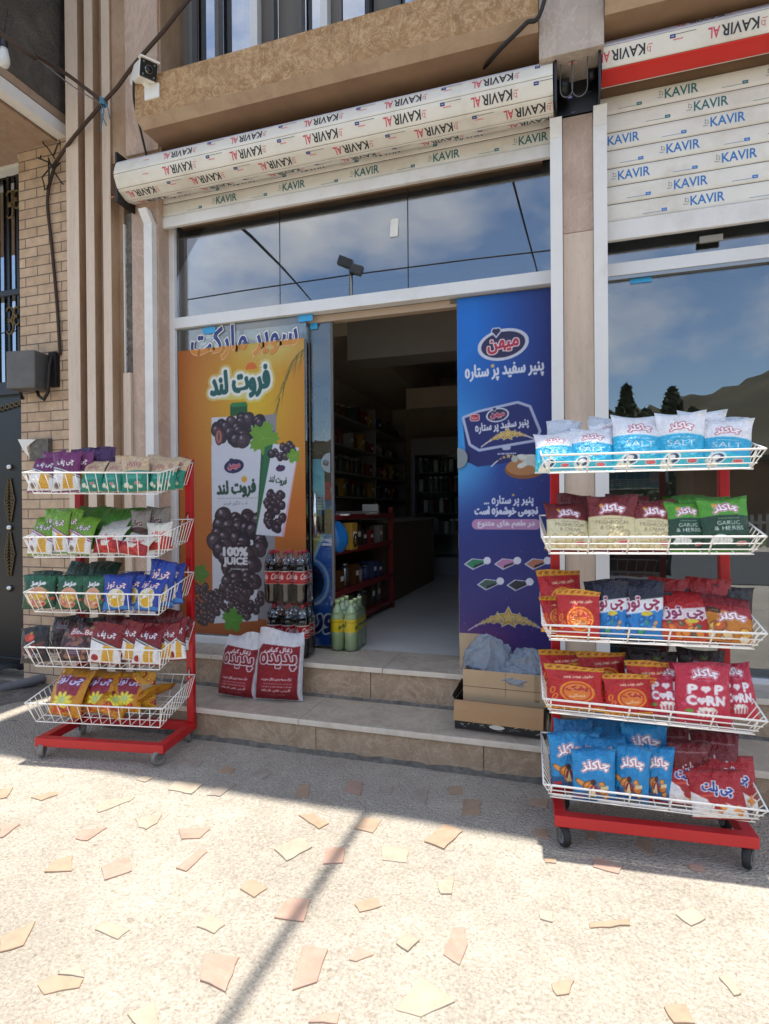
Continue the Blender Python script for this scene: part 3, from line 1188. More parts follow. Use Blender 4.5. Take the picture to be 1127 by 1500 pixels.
# --- glazed front of the second shop
fr = MB().use('white_aluminium')
fr.box(.192, 3.6, 3.47, 3.54, 2.584, 2.653)
fr.use('steel').box(.192, 3.6, 3.475, 3.53, 2.563, 2.5841)
fo2 = fr.build('shop_front_frame', bd, bevel=.002)
mb = MB().use('white_aluminium').box(.192, 3.6, 3.47, 3.54, Z2, .40)
mb.build('sill', fo2)
mb = MB().use('glass_window')
mb.box(.15, 3.6, 3.500, 3.508, .40, 2.563)
w2 = mb.build('shop_window', bd)
mb = MB().use('blue_tape')
p = at_y(939, 409, 3.498)
mb.box(p[0] - .055, p[0] + .055, 3.494, 3.4995, p[2] - .02, p[2] + .02)
mb.build('pane_clip', w2)
mb = MB().use('glass_dark')
mb.box(.15, 3.6, 3.500, 3.508, 2.653, 3.45)
mb.build('transom_window', bd)

# --- inside
part('shop_floor', 'shop_floor', [(-2.8, 3.8, 3.625, 12.0, .2, Z2 - .003)])
part('interior_wall', 'shop_plaster', [(-2.798, -2.74, 3.63, 11.9, Z2, 3.36), (-.02, .10, 3.63, 11.9, Z2, 3.36), (-2.74, -.02, 9.0, 9.1, Z2, 3.36), (.10, 3.79, 6.0, 6.1, Z2, 3.36), (3.75, 3.79, 3.63, 6.0, Z2, 3.36)])
part('ceiling_beam', 'pale_plaster', [(-1.95, -.021, 5.0, 5.35, 2.67, 3.355)])
part('ceiling_beam', 'shop_plaster', [(-2.739, -1.951, 5.0, 8.99, 2.9, 3.355)])
part('ceiling_beam', 'shop_plaster', [(-1.95, -.021, 7.0, 7.3, 2.55, 2.8)])

# ------------------------------------------------------------------ roller shutters
CURT = 3.42
SL = 0.098                                    # height of one slat


def slat_print(mb, txt, x, o, ux, uz, mats, scale=1.0, rot=False):
    """one printed stamp: little house mark, name, square mark and thin rule"""
    ux, uz, o = np.array(ux, float), np.array(uz, float), np.array(o, float)
    n = np.cross(ux, uz)
    s = -1 if rot else 1

    def q(cx, cz, w, h, mat, k=0.0):
        c = o + s * (ux * cx + uz * cz)
        mb.use(mat)
        a, b = s * ux * w / 2, s * uz * h / 2
        mb.add([c - a - b + n * k, c + a - b + n * k, c + a + b + n * k, c - a + b + n * k], [(0, 1, 2, 3)], False)

    mb.use(mats[0]).text('KAVIR', o, ux, uz, width=.160 * scale, height=.050, rot180=rot, fat=.018)
    if txt == 'KAVIRAL':
        mb.use(mats[1]).text('AL', o + s * ux * .112 * scale, ux, uz, width=.052 * scale, height=.048, rot180=rot, fat=.015)
    # the little mark before the name
    mk = mats[3]
    q(-.104 * scale, .010, .0025, .024, mk)
    q(-.097 * scale, .014, .012, .0025, mk)
    q(-.100 * scale, -.002, .014, .0025, mk)
    q(-.090 * scale, .002, .0025, .018, mk)
    q(-.103 * scale, -.014, .022, .003, mk)
    # square stamp and rule
    q(-.205, -.024, .026, .017, mats[2])
    q(-.205, -.024, .014, .003, 'ink_pale_blue', .0004)
    q(-.265, -.030, .09, .0022, mats[0])
    if txt == 'KAVIRAL':
        q(.27 * scale, -.008, .045, .006, 'ink_pale_red')


def slat(mb, x0, x1, p0, p1, out, mat, bulge=.006):
    """one slat from edge p0 (y, z) to p1, slightly bulged outwards"""
    p0, p1, out = np.array(p0), np.array(p1), np.array(out)
    mb.use(mat)
    prof = []
    for t, b in ((0.02, -.3), (.06, .5), (.2, 1), (.8, 1), (.94, .5), (.98, -.3)):
        prof.append(p0 + (p1 - p0) * t + out * bulge * b)
    P = [[(x, y, z) for x in (x0, x1)] for y, z in prof]
    mb.grid(np.array(P), False, flip=False)
    mb.use('slat_joint')
    a, b = p0 - out * .003, p1 - out * .003
    mb.add([(x0, *a), (x1, *a), (x1, *b), (x0, *b)], [(0, 1, 2, 3)], False)


def shutter(nm, label, x0, x1, g0, g1, zbar0, zbar1, ztop, rc, rr, nsl, rx0, rx1, curtain_mats, roll_mats, seed):
    t = thing('roller_shutter', label, 'roller shutter', ((x0 + x1) / 2, CURT, zbar0))
    rn = random.Random(seed)
    mb = MB()
    z = zbar1
    i = 0
    while z < ztop:
        slat(mb, x0, x1, (CURT, z), (CURT, z + SL), (-1, 0), 'slat_cream')
        x = x0 + rn.uniform(-.1, .35)
        while x < x1 - .1:
            if x > x0 + .09:
                m = curtain_mats[min(i, len(curtain_mats) - 1)]
                slat_print(mb, 'KAVIR', x, (x, CURT - .0068, z + SL * .52), (1, 0, 0), (0, 0, 1), (m, m, m, 'pvc_grey'))
            x += .5
        z += SL
        i += 1
    mb.build('slat_curtain', t)
    b = MB().use('white_paint')
    b.box(x0, x1, CURT - .018, CURT + .012, zbar0, zbar1 - .002)
    bo = b.build('bottom_bar', t, bevel=.004)
    # the roll: slats wound inside out round the barrel
    mb = MB()
    cy, cz = rc
    a0 = math.pi * .5 + .25
    for k in range(nsl):
        A, B = a0 + 2 * math.pi * k / nsl, a0 + 2 * math.pi * (k + 1) / nsl
        f = lambda a: np.array([cy + rr * math.cos(a), cz + rr * math.sin(a)])
        m = (A + B) / 2
        out = np.array([math.cos(m), math.sin(m)])
        mat = roll_mats[k % len(roll_mats)]
        pa, pb = f(A), f(B)          # goes round by the front: the top edge comes first
        slat(mb, rx0, rx1, pb, pa, out, mat, .005)
        if mat != 'red_slat':
            up = (pa - pb) / np.linalg.norm(pa - pb)
            mid = (pa + pb) / 2 + out * .0062
            x = rx1 - rn.uniform(.1, .4)
            while x > rx0 + .12:
                slat_print(mb, 'KAVIRAL', x, (x, mid[0], mid[1]), (1, 0, 0), (0, up[0], up[1]), ('ink_black', 'ink_red', 'ink_navy', 'ink_red'), rot=True)
                x -= .5
    # end spiral and barrel
    mb.use('slat_joint')
    for x in (rx0 + .003, rx1 - .003):
        P = [(x, cy + rr * .985 * math.cos(a0 + 2 * math.pi * k / nsl), cz + rr * .985 * math.sin(a0 + 2 * math.pi * k / nsl)) for k in range(nsl)]
        mb.add(P, [tuple(range(nsl)) if x > (rx0 + rx1) / 2 else tuple(range(nsl))[::-1]], False)
    ro = mb.build('roll', t)
    for gx0, gx1, bend in ((g0[0], g0[1], -1), (g1[0], g1[1], 1)):
        gt = g0[2] if bend < 0 else g1[2]
        mb = MB().use('white_paint')
        mb.box(gx0, gx1, W - .052, W - .0025, Z2 + .001, gt - .09)
        lx = -.02 if bend < 0 and gx0 < -1 else 0.0
        mb.add([(gx0, W - .052, gt - .0895), (gx1, W - .052, gt - .0895), (gx1 + lx, W - .085, gt), (gx0 + lx, W - .085, gt), (gx0, W - .0025, gt - .0895), (gx1, W - .0025, gt - .0895), (gx1 + lx, W - .04, gt), (gx0 + lx, W - .04, gt)],
               [(0, 1, 2, 3), (5, 4, 7, 6), (1, 5, 6, 2), (4, 0, 3, 7), (3, 2, 6, 7)], False)
        mb.build('guide_rail', t)
    return t


sh1 = shutter('a', 'nearly fully open cream roller shutter above the open shop door, thick printed roll', -2.70, -.06, (-2.778, -2.712, 3.36), (-.098, -.035, 3.40),
              3.270, 3.345, 3.5, (3.285, 3.553), .132, 9, -2.885, -.078, ['ink_teal'], ['slat_silver', 'slat_cream', 'slat_cream', 'slat_cream', 'slat_cream'], 3)
sh2 = shutter('b', 'half lowered white roller shutter with blue lettering over the closed shop window, red slat', .14, 3.5, (.124, .192, 3.42), (3.5, 3.56, 3.42),
              2.752, 2.857, 3.54, (3.30, 3.635), .104, 6, .165, 3.4, ['ink_blue', 'ink_blue', 'ink_blue', 'ink_blue', 'ink_blue', 'ink_teal', 'ink_teal'], ['slat_silver', 'slat_cream', 'red_slat', 'slat_cream'], 7)
# brackets and loose wires between the two rolls
mb = MB().use('black_iron')
mb.box(-.070, -.058, 3.17, 3.41, 3.42, 3.70)
mb.box(.146, .158, 3.17, 3.41, 3.42, 3.70)
mb.box(-.057, .145, 3.36, 3.41, 3.45, 3.628)
mb.lathe([(.045, 0), (.045, .06)], (-.057, 3.285, 3.553), 16, 'x')
mb.lathe([(.03, 0), (.03, .05)], (.095, 3.30, 3.6), 16, 'x')
br = mb.build('shutter_bracket', sh1)
mb = MB().use('black_iron')
mb.box(-2.905, -2.889, 3.19, 3.3585, 3.38, 3.715)
mb.lathe([(.05, 0), (.05, .03)], (-2.915, 3.285, 3.553), 16, 'x')
mb.build('end_plate', sh1)
mb = MB().use('grey_steel')
for x, r in ((-.01, .03), (.055, .038)):
    mb.tube([(x - r, 3.2, 3.62), (x - r * 1.05, 3.19, 3.50)] + [(x + r * math.cos(a), 3.18, 3.47 + r * 1.3 * math.sin(a)) for a in np.linspace(math.pi, 2 * math.pi, 9)] + [(x + r, 3.19, 3.6), (x + r * 1.1, 3.21, 3.65)], .0028, 6)
mb.build('wire_loop', sh1)
# scraps on the glazing
cv = Canvas(.05, .11, 14, 28, 2, rgb('e4e2da'))
p = at_y(576, 335, 3.499)
o = sheet('paper_scrap', cv, (p[0] - .02, 3.4975, p[2] - .05), (1, 0, 0), (.06, 0, 1), 'print_matte', wob=lambda u, v: .002 * np.sin(u * 7 + v * 5))
tag(o, 'torn white paper scrap stuck on the dark glass above the open door', 'paper')
mb = MB().use('pack_pale')
p = at_y(1043, 346, 3.44)
mb.box(p[0] - .055, p[0] + .055, 3.45, 3.468, p[2] - .022, p[2] + .012)
tag(mb.build('small_plate', bevel=.002, loc=(p[0], 3.45, p[2])), 'small pale plate under the shutter above the closed shop window', 'plate')

# ------------------------------------------------------------------ neighbour house on the left
nb = thing('brick_house', 'pale brick house wall left of the fluted column with dark concrete balcony overhead', 'building', (-3.8, 3.4, 0))
part('wall', 'bricks', [(-4.005, -3.4215, 3.40, 3.9, -.03, 4.16)], nb)
part('gate_wall', 'travertine_side', [(-8, -5.62, 3.45, 3.9, -.03, 4.16)], nb)
part('upper_wall', 'dark_concrete', [(-8, -3.4215, 3.405, 3.9, 4.17, 7.26)], nb)
part('balcony', 'dark_concrete', [(-8, -3.525, 2.35, 3.40, 4.222, 7.26)], nb)
part('roof', 'dark_concrete', [(-8, -3.43, 3.91, 12, 7.0, 7.2)], nb)
part('soffit_board', 'flag_beige', [(-8, -3.53, 2.36, 3.398, 4.16, 4.221)], nb)
mb = MB().use('white_paint')
mb.box(-3.62, -3.532, 2.34, 3.398, 4.065, 4.155)
mb.build('soffit_beam', nb, bevel=.004)
mb = MB().use('flag_beige')
mb.box(-8, -3.63, 2.5, 3.61, 4.05, 4.158)
mb.build('soffit_plank', nb)
mb = MB().use('white_paint')
mb.tube([(-4.02, 3.46, 2.50), (-4.02, 3.46, 4.0), (-4.07, 3.44, 4.15), (-4.13, 3.44, 4.24)], .035, 4)
mb.build('door_trim', nb)
mb = MB().use('white_paint').box(-5.6, -4.06, 3.5, 3.58, 4.02, 4.10)
mb.build('lintel', nb)
# gate
gt = thing('iron_gate', 'black iron gate with glazed barred top and gold scroll ornaments at left edge', 'gate', (-4.8, 3.62, 0))
mb = MB().use('black_iron')
zsp = at_y(10, 570, 3.6)[2]
mb.box(-5.6, -4.03, 3.60, 3.66, .04, zsp - .06)
mb.build('lower_panel', gt, bevel=.003)
mb = MB().use('black_iron')
mb.box(-4.10, -4.03, 3.56, 3.66, .02, 4.1)
mb.box(-5.6, -4.10, 3.565, 3.655, zsp - .055, zsp + .05)
mb.box(-5.6, -4.10, 3.565, 3.655, 3.05, 3.10)
mb.box(-5.6, -4.10, 3.57, 3.599, .03, .12)
mb.build('frame', gt, bevel=.004)
for x in (-4.16, -4.23, -4.33, -4.45, -4.57, -4.70):
    mb = MB().use('black_iron')
    mb.box(x - .011, x + .011, 3.575, 3.597, zsp + .051, 4.06)
    mb.build('bar', gt)
mb = MB().use('glass_sky')
mb.box(-5.6, -4.101, 3.62, 3.626, zsp + .051, 4.06)
mb.build('pane', gt)
mb = MB().use('curtain_grey').box(-5.6, -4.101, 3.66, 3.67, 3.15, 4.06)
mb.build('blind', gt)


def scroll(mb, x, z, s, y=3.572, flip=1):
    for k in (1, -1):
        pts = []
        for i in range(22):
            a = i / 21 * 4.2
            r = s * (1 - .72 * i / 21)
            pts.append((x + flip * (s * .2 + r * math.sin(a)) * .8, y - .004, z + k * (s * .75 - r * math.cos(a) * .9)))
        mb.tube(pts, [.012 * (1 - .5 * i / 21) for i in range(22)], 6)


for px, py in ((14, 300), (14, 470)):
    mb = MB().use('gold_iron')
    p = at_y(px, py, 3.57)
    scroll(mb, p[0] - .02, p[2], .09)
    scroll(mb, p[0] + .10, p[2] + .03, .06, flip=-1)
    mb.build('scroll', gt)
for py in (733, 812):
    mb = MB().use('gold_iron')
    p = at_y(14, py, 3.59)
    for k in range(-6, 7):
        s = .055 * (1 - abs(k) / 8.5)
        zc = p[2] + k * .026
        for q in (-1, 1):
            pts = [(p[0] + q * s * (0.15 + .85 * math.sin(a)) , 3.592, zc + .016 * math.cos(a) * 1.3) for a in np.linspace(0, 2.9, 9)]
            mb.tube(pts, .0055, 5)
    mb.build('ornament', gt)
for py in (684, 773, 862):
    p = at_y(14, py, 3.59)
    mb = MB().use('chrome')
    mb.lathe([(.004, -.022), (.018, -.019), (.027, -.006), (.028, .008)], (p[0], 3.594, p[2]), 14, 'y')
    mb.build('stud', gt)
mb = MB().use('gold_iron')
p = at_y(8, 590, 3.59)
for k in range(8):
    mb.tube([(-4.12 - k * .05 + .02 * math.cos(a), 3.588, p[2] - .0 - .02 * abs(k - 1) * .4 + .02 * math.sin(a)) for a in np.linspace(0, 6.28, 9)], .006, 5)
mb.build('ornament', gt)

# meter box and its cables
mt = thing('meter_box', 'grey steel meter box on the brick wall beside the black gate', 'meter box', (-3.76, 3.40, 2.18))
zt, zb_ = 2.475, 2.20
mb = MB().use('grey_steel')
mb.obox((-3.815, 3.30, (zt + zb_) / 2), (.115, .018, 0), (-.012, .075, 0), (0, 0, (zt - zb_) / 2))
mb.build('box', mt, bevel=.008)
mb = MB().use('dark_gap')
mb.box(-3.69, -3.62, 3.36, 3.40, zb_ + .03, zt + .01)
mb.build('back_plate', mt, bevel=.003)
mb = MB().use('black_cable')
mb.tube([(-3.655, 3.37, zt), (-3.645, 3.33, zt - .1), (-3.65, 3.32, zb_ - .02), (-3.70, 3.33, zb_ - .07), (-3.76, 3.34, zb_ - .04), (-3.78, 3.34, zb_ + .01)], .012, 8)
mb.tube([(-3.93, 3.32, zb_ + .12), (-3.965, 3.34, zb_ + .08), (-3.98, 3.39, zb_ - .04)], .012, 8)
mb.build('conduit', mt)


def cable(name, pts, r, label, mat='black_cable', cat='cable', seg=8, group=None):
    """smooth cable through the given points"""
    P = [np.array(p, float) for p in pts]
    out = []
    for i in range(len(P) - 1):
        p0, p1, p2, p3 = P[max(i - 1, 0)], P[i], P[i + 1], P[min(i + 2, len(P) - 1)]
        for k in range(seg):
            t = k / seg
            out.append(.5 * ((2 * p1) + (p2 - p0) * t + (2 * p0 - 5 * p1 + 4 * p2 - p3) * t * t + (3 * p1 - p0 - 3 * p2 + p3) * t ** 3))
    out.append(P[-1])
    mb = MB().use(mat)
    mb.tube(out, r, 8)
    o = mb.build(name, loc=tuple(P[0]))
    return tag(o, label, cat, group)


J = at_y(152, 150, 3.20)
D = at_y(82, 238, 3.36)
cable('cable', [at_y(88, 520, 3.385), at_y(84, 450, 3.385), at_y(76, 360, 3.385), at_y(70, 290, 3.38), D], .011, 'dark cable running down the brick wall into the meter box', 'brown_cable')
cable('cable', [D, at_y(105, 205, 3.26), J, at_y(172, 128, 3.12), at_y(195, 97, 3.02), at_y(240, 45, 3.0), at_y(276, 0, 2.98), (-1.75, 3.05, 4.75), (-1.5, 3.2, 6.2)], .0125, 'thick twisted black cable rising past the white camera to the upper wall', 'brown_cable')
cable('cable', [J, at_y(100, 110, 3.05), at_y(50, 80, 2.8), at_y(5, 52, 2.55), (-4.2, 1.5, 4.9)], .0125, 'dark cable going left from the blue cord knot under the balcony', 'brown_cable')
cable('cable', [J + np.array([0, .01, -.02]), at_y(105, 125, 3.1), at_y(60, 90, 2.9), at_y(10, 58, 2.6)], .004, 'thin grey wire sagging beneath the dark cable at the balcony', 'pvc_grey')
cable('cable', [at_y(703, 106, 3.34), at_y(735, 70, 3.10), at_y(770, 35, 3.02), at_y(798, 0, 3.0), (.05, 3.0, 4.6), (.15, 3.05, 6.5)], .011, 'black cable dropping behind the shutter roll beside the right pilaster')
cable('cable', [at_y(196, 118, 3.03), at_y(197, 150, 3.1), at_y(206, 190, 3.2), at_y(216, 232, 3.28)], .007, 'thin black lead hanging from the white security camera', 'black_cable')
cable('cable', [(-.85, 3.36, 5.9), (-.84, .5, 6.0), (-.83, -3.5, 6.6), (-.8, -11.6, 8.0)], .019, 'overhead cable added to cast the thin dark shadow line on the pavement', 'black_cable', seg=4)  # not a known cable: added overhead to cast the thin ground shadow
cable('cable', [(-60, -9.5, 8.8), (-30, -9.5, 8.05), (-6.3, -9.5, 8.4), (15, -9.5, 8.0), (40, -9.5, 8.8)], .022, 'sagging power line along the far side of the road', 'black_cable', seg=6)
m1, m2 = at_y(368, 346, 9.0), at_y(456, 440, 24.0)
cable('cable', [(m1[0] - 1.5, 7 - 7.0, m1[2] + 1.2), (m1[0], 7 - 9.0, m1[2]), (m2[0], 7 - 24.0, m2[2])], .028, 'thick service cable slanting away over the road, mirrored in the left transom pane', 'black_cable', seg=4)
# loose ends around the junction on the brick wall
k = thing('cable_tangle', 'tangle of loose cable ends on the brick wall under the white beam', 'cable tangle', tuple(D))
rn = np.random.RandomState(11)
for i in range(7):
    a = D + np.array([rn.uniform(-.06, .02), rn.uniform(-.02, 0), rn.uniform(.0, .06)])
    b = at_y(rn.uniform(55, 100), rn.uniform(195, 300), 3.37)
    m = (a + b) / 2 + np.array([rn.uniform(-.06, .06), -.03, rn.uniform(-.05, .02)])
    mb = MB().use('brown_cable' if i % 2 else 'black_cable')
    mb.tube([a, (a * .6 + m * .4), m, (m * .5 + b * .5) + np.array([.01, 0, -.02]), b], .0055, 6)
    mb.build('loose_end', k)
# blue cord knot
kn = MB().use('blue_cord')
for i in range(4):
    kn.tube([J + np.array([.022 * math.cos(a), .022 * math.sin(a), -.012 + .010 * i + .008 * math.sin(a * 2)]) for a in np.linspace(0, 6.5, 14)], .006, 6)
for dx, dz, q in ((-.02, -.20, .02), (.03, -.17, -.02), (.06, -.13, .03)):
    kn.tube([J, J + np.array([dx * .3 + q, -.015, dz * .4]), J + np.array([dx, -.01, dz])], .004, 6)
tag(kn.build('cord_knot', loc=tuple(J)), 'blue cord knotted round the cables in front of the fluted column', 'cord')

# bulb
B0 = at_y(6, 84, 2.75)
bl = thing('light_bulb', 'unlit white light bulb hanging under the dark balcony at top left', 'light bulb', tuple(B0))
mb = MB().use('lamp_glass')
mb.lathe([(.004, -.062), (.024, -.056), (.034, -.03), (.033, .0), (.026, .03), (.022, .055)], tuple(B0), 16)
mb.build('globe', bl)
mb = MB().use('black_iron')
mb.lathe([(.024, .055), (.026, .06), (.026, .12), (.012, .135), (.006, .14)], tuple(B0), 14)
mb.tube([B0 + np.array([0, 0, .135]), B0 + np.array([.01, .02, .3])], .004, 6)
mb.build('socket', bl)

# security camera on the ledge corner
C0 = at_y(212, 108, 3.03)
ux_ = np.array([.80, -.54, -.30]); ux_ /= np.linalg.norm(ux_)        # viewing direction of the camera
sd = np.cross(ux_, ZAX); sd /= np.linalg.norm(sd)
up_ = np.cross(sd, ux_)
cc = thing('security_camera', 'white bullet security camera with black front mounted at ledge corner', 'security camera', tuple(C0))
mb = MB().use('cctv_white')
mb.obox(C0 - ux_ * .03, ux_ * .115, sd * .052, up_ * .052)
mb.build('body', cc, bevel=.012)
mb = MB().use('cctv_white')
mb.obox(C0 + ux_ * .083 + up_ * .053, ux_ * .03, sd * .058, up_ * .005)
mb.build('visor', cc, bevel=.002)
mb = MB().use('cctv_black')
mb.obox(C0 + ux_ * .086, ux_ * .008, sd * .050, up_ * .049)
fc = mb.build('front_panel', cc, bevel=.006)
mb = MB().use('steel')
mb.tube([C0 + ux_ * .0942, C0 + ux_ * .0955], .024, 20)
mb.use('cctv_black').tube([C0 + ux_ * .0953, C0 + ux_ * .0962], .019, 20)
for q in (-1, 1):
    for r in (-1, 1):
        mb.use('pvc_grey').tube([C0 + ux_ * .0935 + sd * .032 * q + up_ * .034 * r, C0 + ux_ * .0952 + sd * .032 * q + up_ * .034 * r], .006, 10)
mb.build('lens', fc)
mb = MB().use('cctv_white')
bp = C0 + np.array([.04, .055, -.105])
mb.tube([bp + np.array([0, -.02, -.0]), C0 - ux_ * .02 - up_ * .03], .022, 12)
mb.obox(bp + np.array([0, -.015, -.005]), (.055, 0, 0), (0, .030, 0), (0, 0, .046))
mb.build('bracket', cc, bevel=.006)

# plaster patch and torn cover beside the rack
pp = at_y(62, 655, 3.39)
mb = MB().use('mortar_grey')
mb.box(pp[0] - .09, pp[0] + .09, 3.36, 3.398, pp[2] - .10, pp[2] + .06)
pt = mb.build('hatch_cover', loc=(pp[0], 3.39, pp[2]))
tag(pt, 'grey plaster hatch on the brick wall just above the left snack rack', 'hatch')
mb = MB().use('paper_white')
mb.add([(pp[0] - .17, 3.33, pp[2] + .06), (pp[0] - .02, 3.352, pp[2] + .055), (pp[0] - .10, 3.345, pp[2] - .0), (pp[0] - .08, 3.35, pp[2] - .08), (pp[0] - .13, 3.34, pp[2] - .02)], [(0, 1, 2, 4), (4, 2, 3)], True)
mb.build('torn_paper', pt)

# pipe and debris by the gate
p0, p1 = at_z(8, 1008, .04), at_z(78, 990, .04)
cable('drain_pipe', [p0 + (p0 - p1) * 2, p0, p1], .036, 'grey plastic pipe lying on the ground at foot of gate', 'pvc_grey', 'pipe')
rb = MB().use('mortar_grey')
rn = np.random.RandomState(2)
X, Y = np.meshgrid(np.linspace(-4.6, -3.3, 40), np.linspace(2.75, 3.39, 24))
Zr = .045 * np.exp(-((X + 3.95) / .35) ** 2 - ((Y - 3.12) / .2) ** 2) + .01 * vnoise(X * 3, Y * 3, 6) * np.exp(-((X + 3.95) / .5) ** 2 - ((Y - 3.1) / .25) ** 2) - .006
rb.grid(np.stack([X, Y, Zr], -1))
tag(rb.build('rubble'), 'grey rubble and crumbled mortar at the foot of the gate', 'rubble', kind='stuff')
mb = MB().use('black_iron')
X, Y = np.meshgrid(np.linspace(-4.75, -4.05, 20), np.linspace(3.40, 3.585, 8))
mb.grid(np.stack([X, Y, .03 + .018 * vnoise(X * 4, Y * 6, 5)], -1))
tag(mb.build('tarpaulin', loc=(-4.4, 3.5, 0)), 'crumpled dark sheet lying against the foot of the gate', 'sheet')

# ------------------------------------------------------------------ across the road (seen in the glass)
lp = thing('street_lamp', 'grey double headed street lamp on the far side of the road', 'street lamp', (-6.3, -9.5, 0))
mb = MB().use('lamp_post_grey')
mb.tube([(-6.3, -9.5, 0), (-6.3, -9.5, 8.55)], [.09, .055], 12)
mb.build('post', lp)
for s in (-1, 1):
    mb = MB().use('lamp_post_grey')
    c_ = np.array([-6.3 + s * .20, -9.5 + .05 * s, 8.66 - s * .16])
    mb.tube([(-6.3, -9.5, 8.5), c_], .03, 8)
    mb.obox(c_, (.20, .04 * s, -.09), (.05, 0, .12), (.02, .10, 0))
    mb.build('lamp_head', lp, bevel=.03)


def tree(x, y, h, w, label, seed, mats=('leaf_dark', 'leaf_mid')):
    rn = np.random.RandomState(seed)
    t = thing('tree', label, 'tree', (x, y, 0), group='trees across the road')
    mb = MB().use('bark')
    mb.tube([(x, y, 0), (x + .1, y, h * .35), (x, y, h * .85)], [.16, .11, .03], 8)
    for i in range(8):
        a = rn.rand() * 6.28
        z0 = h * (.3 + .5 * rn.rand())
        mb.tube([(x, y, z0), (x + .35 * w * math.cos(a), y + .35 * w * math.sin(a), z0 + .1 * h)], [.05, .015], 5)
    mb.build('trunk', t)
    cr = MB()
    for i in range(2600):
        f = rn.rand() ** .8
        z = h * (.22 + .78 * f)
        rmax = w * .5 * (1 - f) ** .75 * (0.75 + .5 * math.sin(9 * f + seed) ** 2) + .08
        a, r = rn.rand() * 6.28, rmax * rn.rand() ** .5
        c = np.array([x + r * math.cos(a), y + r * math.sin(a), z])
        u = rn.randn(3); u /= np.linalg.norm(u)
        v = np.cross(u, rn.randn(3)); v /= np.linalg.norm(v)
        s = .10 + .14 * rn.rand()
        cr.use(mats[rn.randint(2)])
        cr.add([c - u * s, c + v * s * .5, c + u * s, c - v * s * .5], [(0, 1, 2, 3)], False)
    cr.build('crown', t)


for i, (px, py, w) in enumerate(((918, 556, 1.5), (945, 592, 3.0), (985, 560, 1.8), (1015, 590, 3.4), (1065, 606, 4.0), (893, 596, 3))):
    Yv = 30 + 2.5 * i
    p = at_y(px, py, Yv)
    tree(p[0], 7.0 - Yv, p[2] - .3, w * 1.6, ['slender pointed dark conifer at left of the trees across the road', 'rounded dark tree between the two pointed conifers', 'slender pointed conifer between two rounded trees', 'broad dark tree before the brown shed', 'wide bushy tree nearest the hills', 'small tree seen beside the right pilaster'][i], 20 + i)
sh = thing('shed', 'long brown shed with flat roof across the road', 'shed', (8, -20, 0))
part('wall', 'shed_wall', [(4.5, 16, -22, -18, 0, 3.0)], sh)
part('roof', 'dark_concrete', [(4.2, 16.3, -22.3, -17.7, 3.001, 3.2)], sh)
fe = thing('picket_fence', 'pale slatted fence along the far edge of the road', 'fence', (6, -14, 0))
mb = MB().use('pack_pale')
for x in np.arange(-8, 22, .22):
    mb.box(x - .05, x + .05, -14.02, -13.98, .02, 1.05)
mb.build('picket', fe)
mb = MB().use('pack_pale').box(-8, 22, -13.979, -13.94, .75, .83)
mb.build('rail', fe)

# ------------------------------------------------------------------ snack racks
class Rack:
    pass


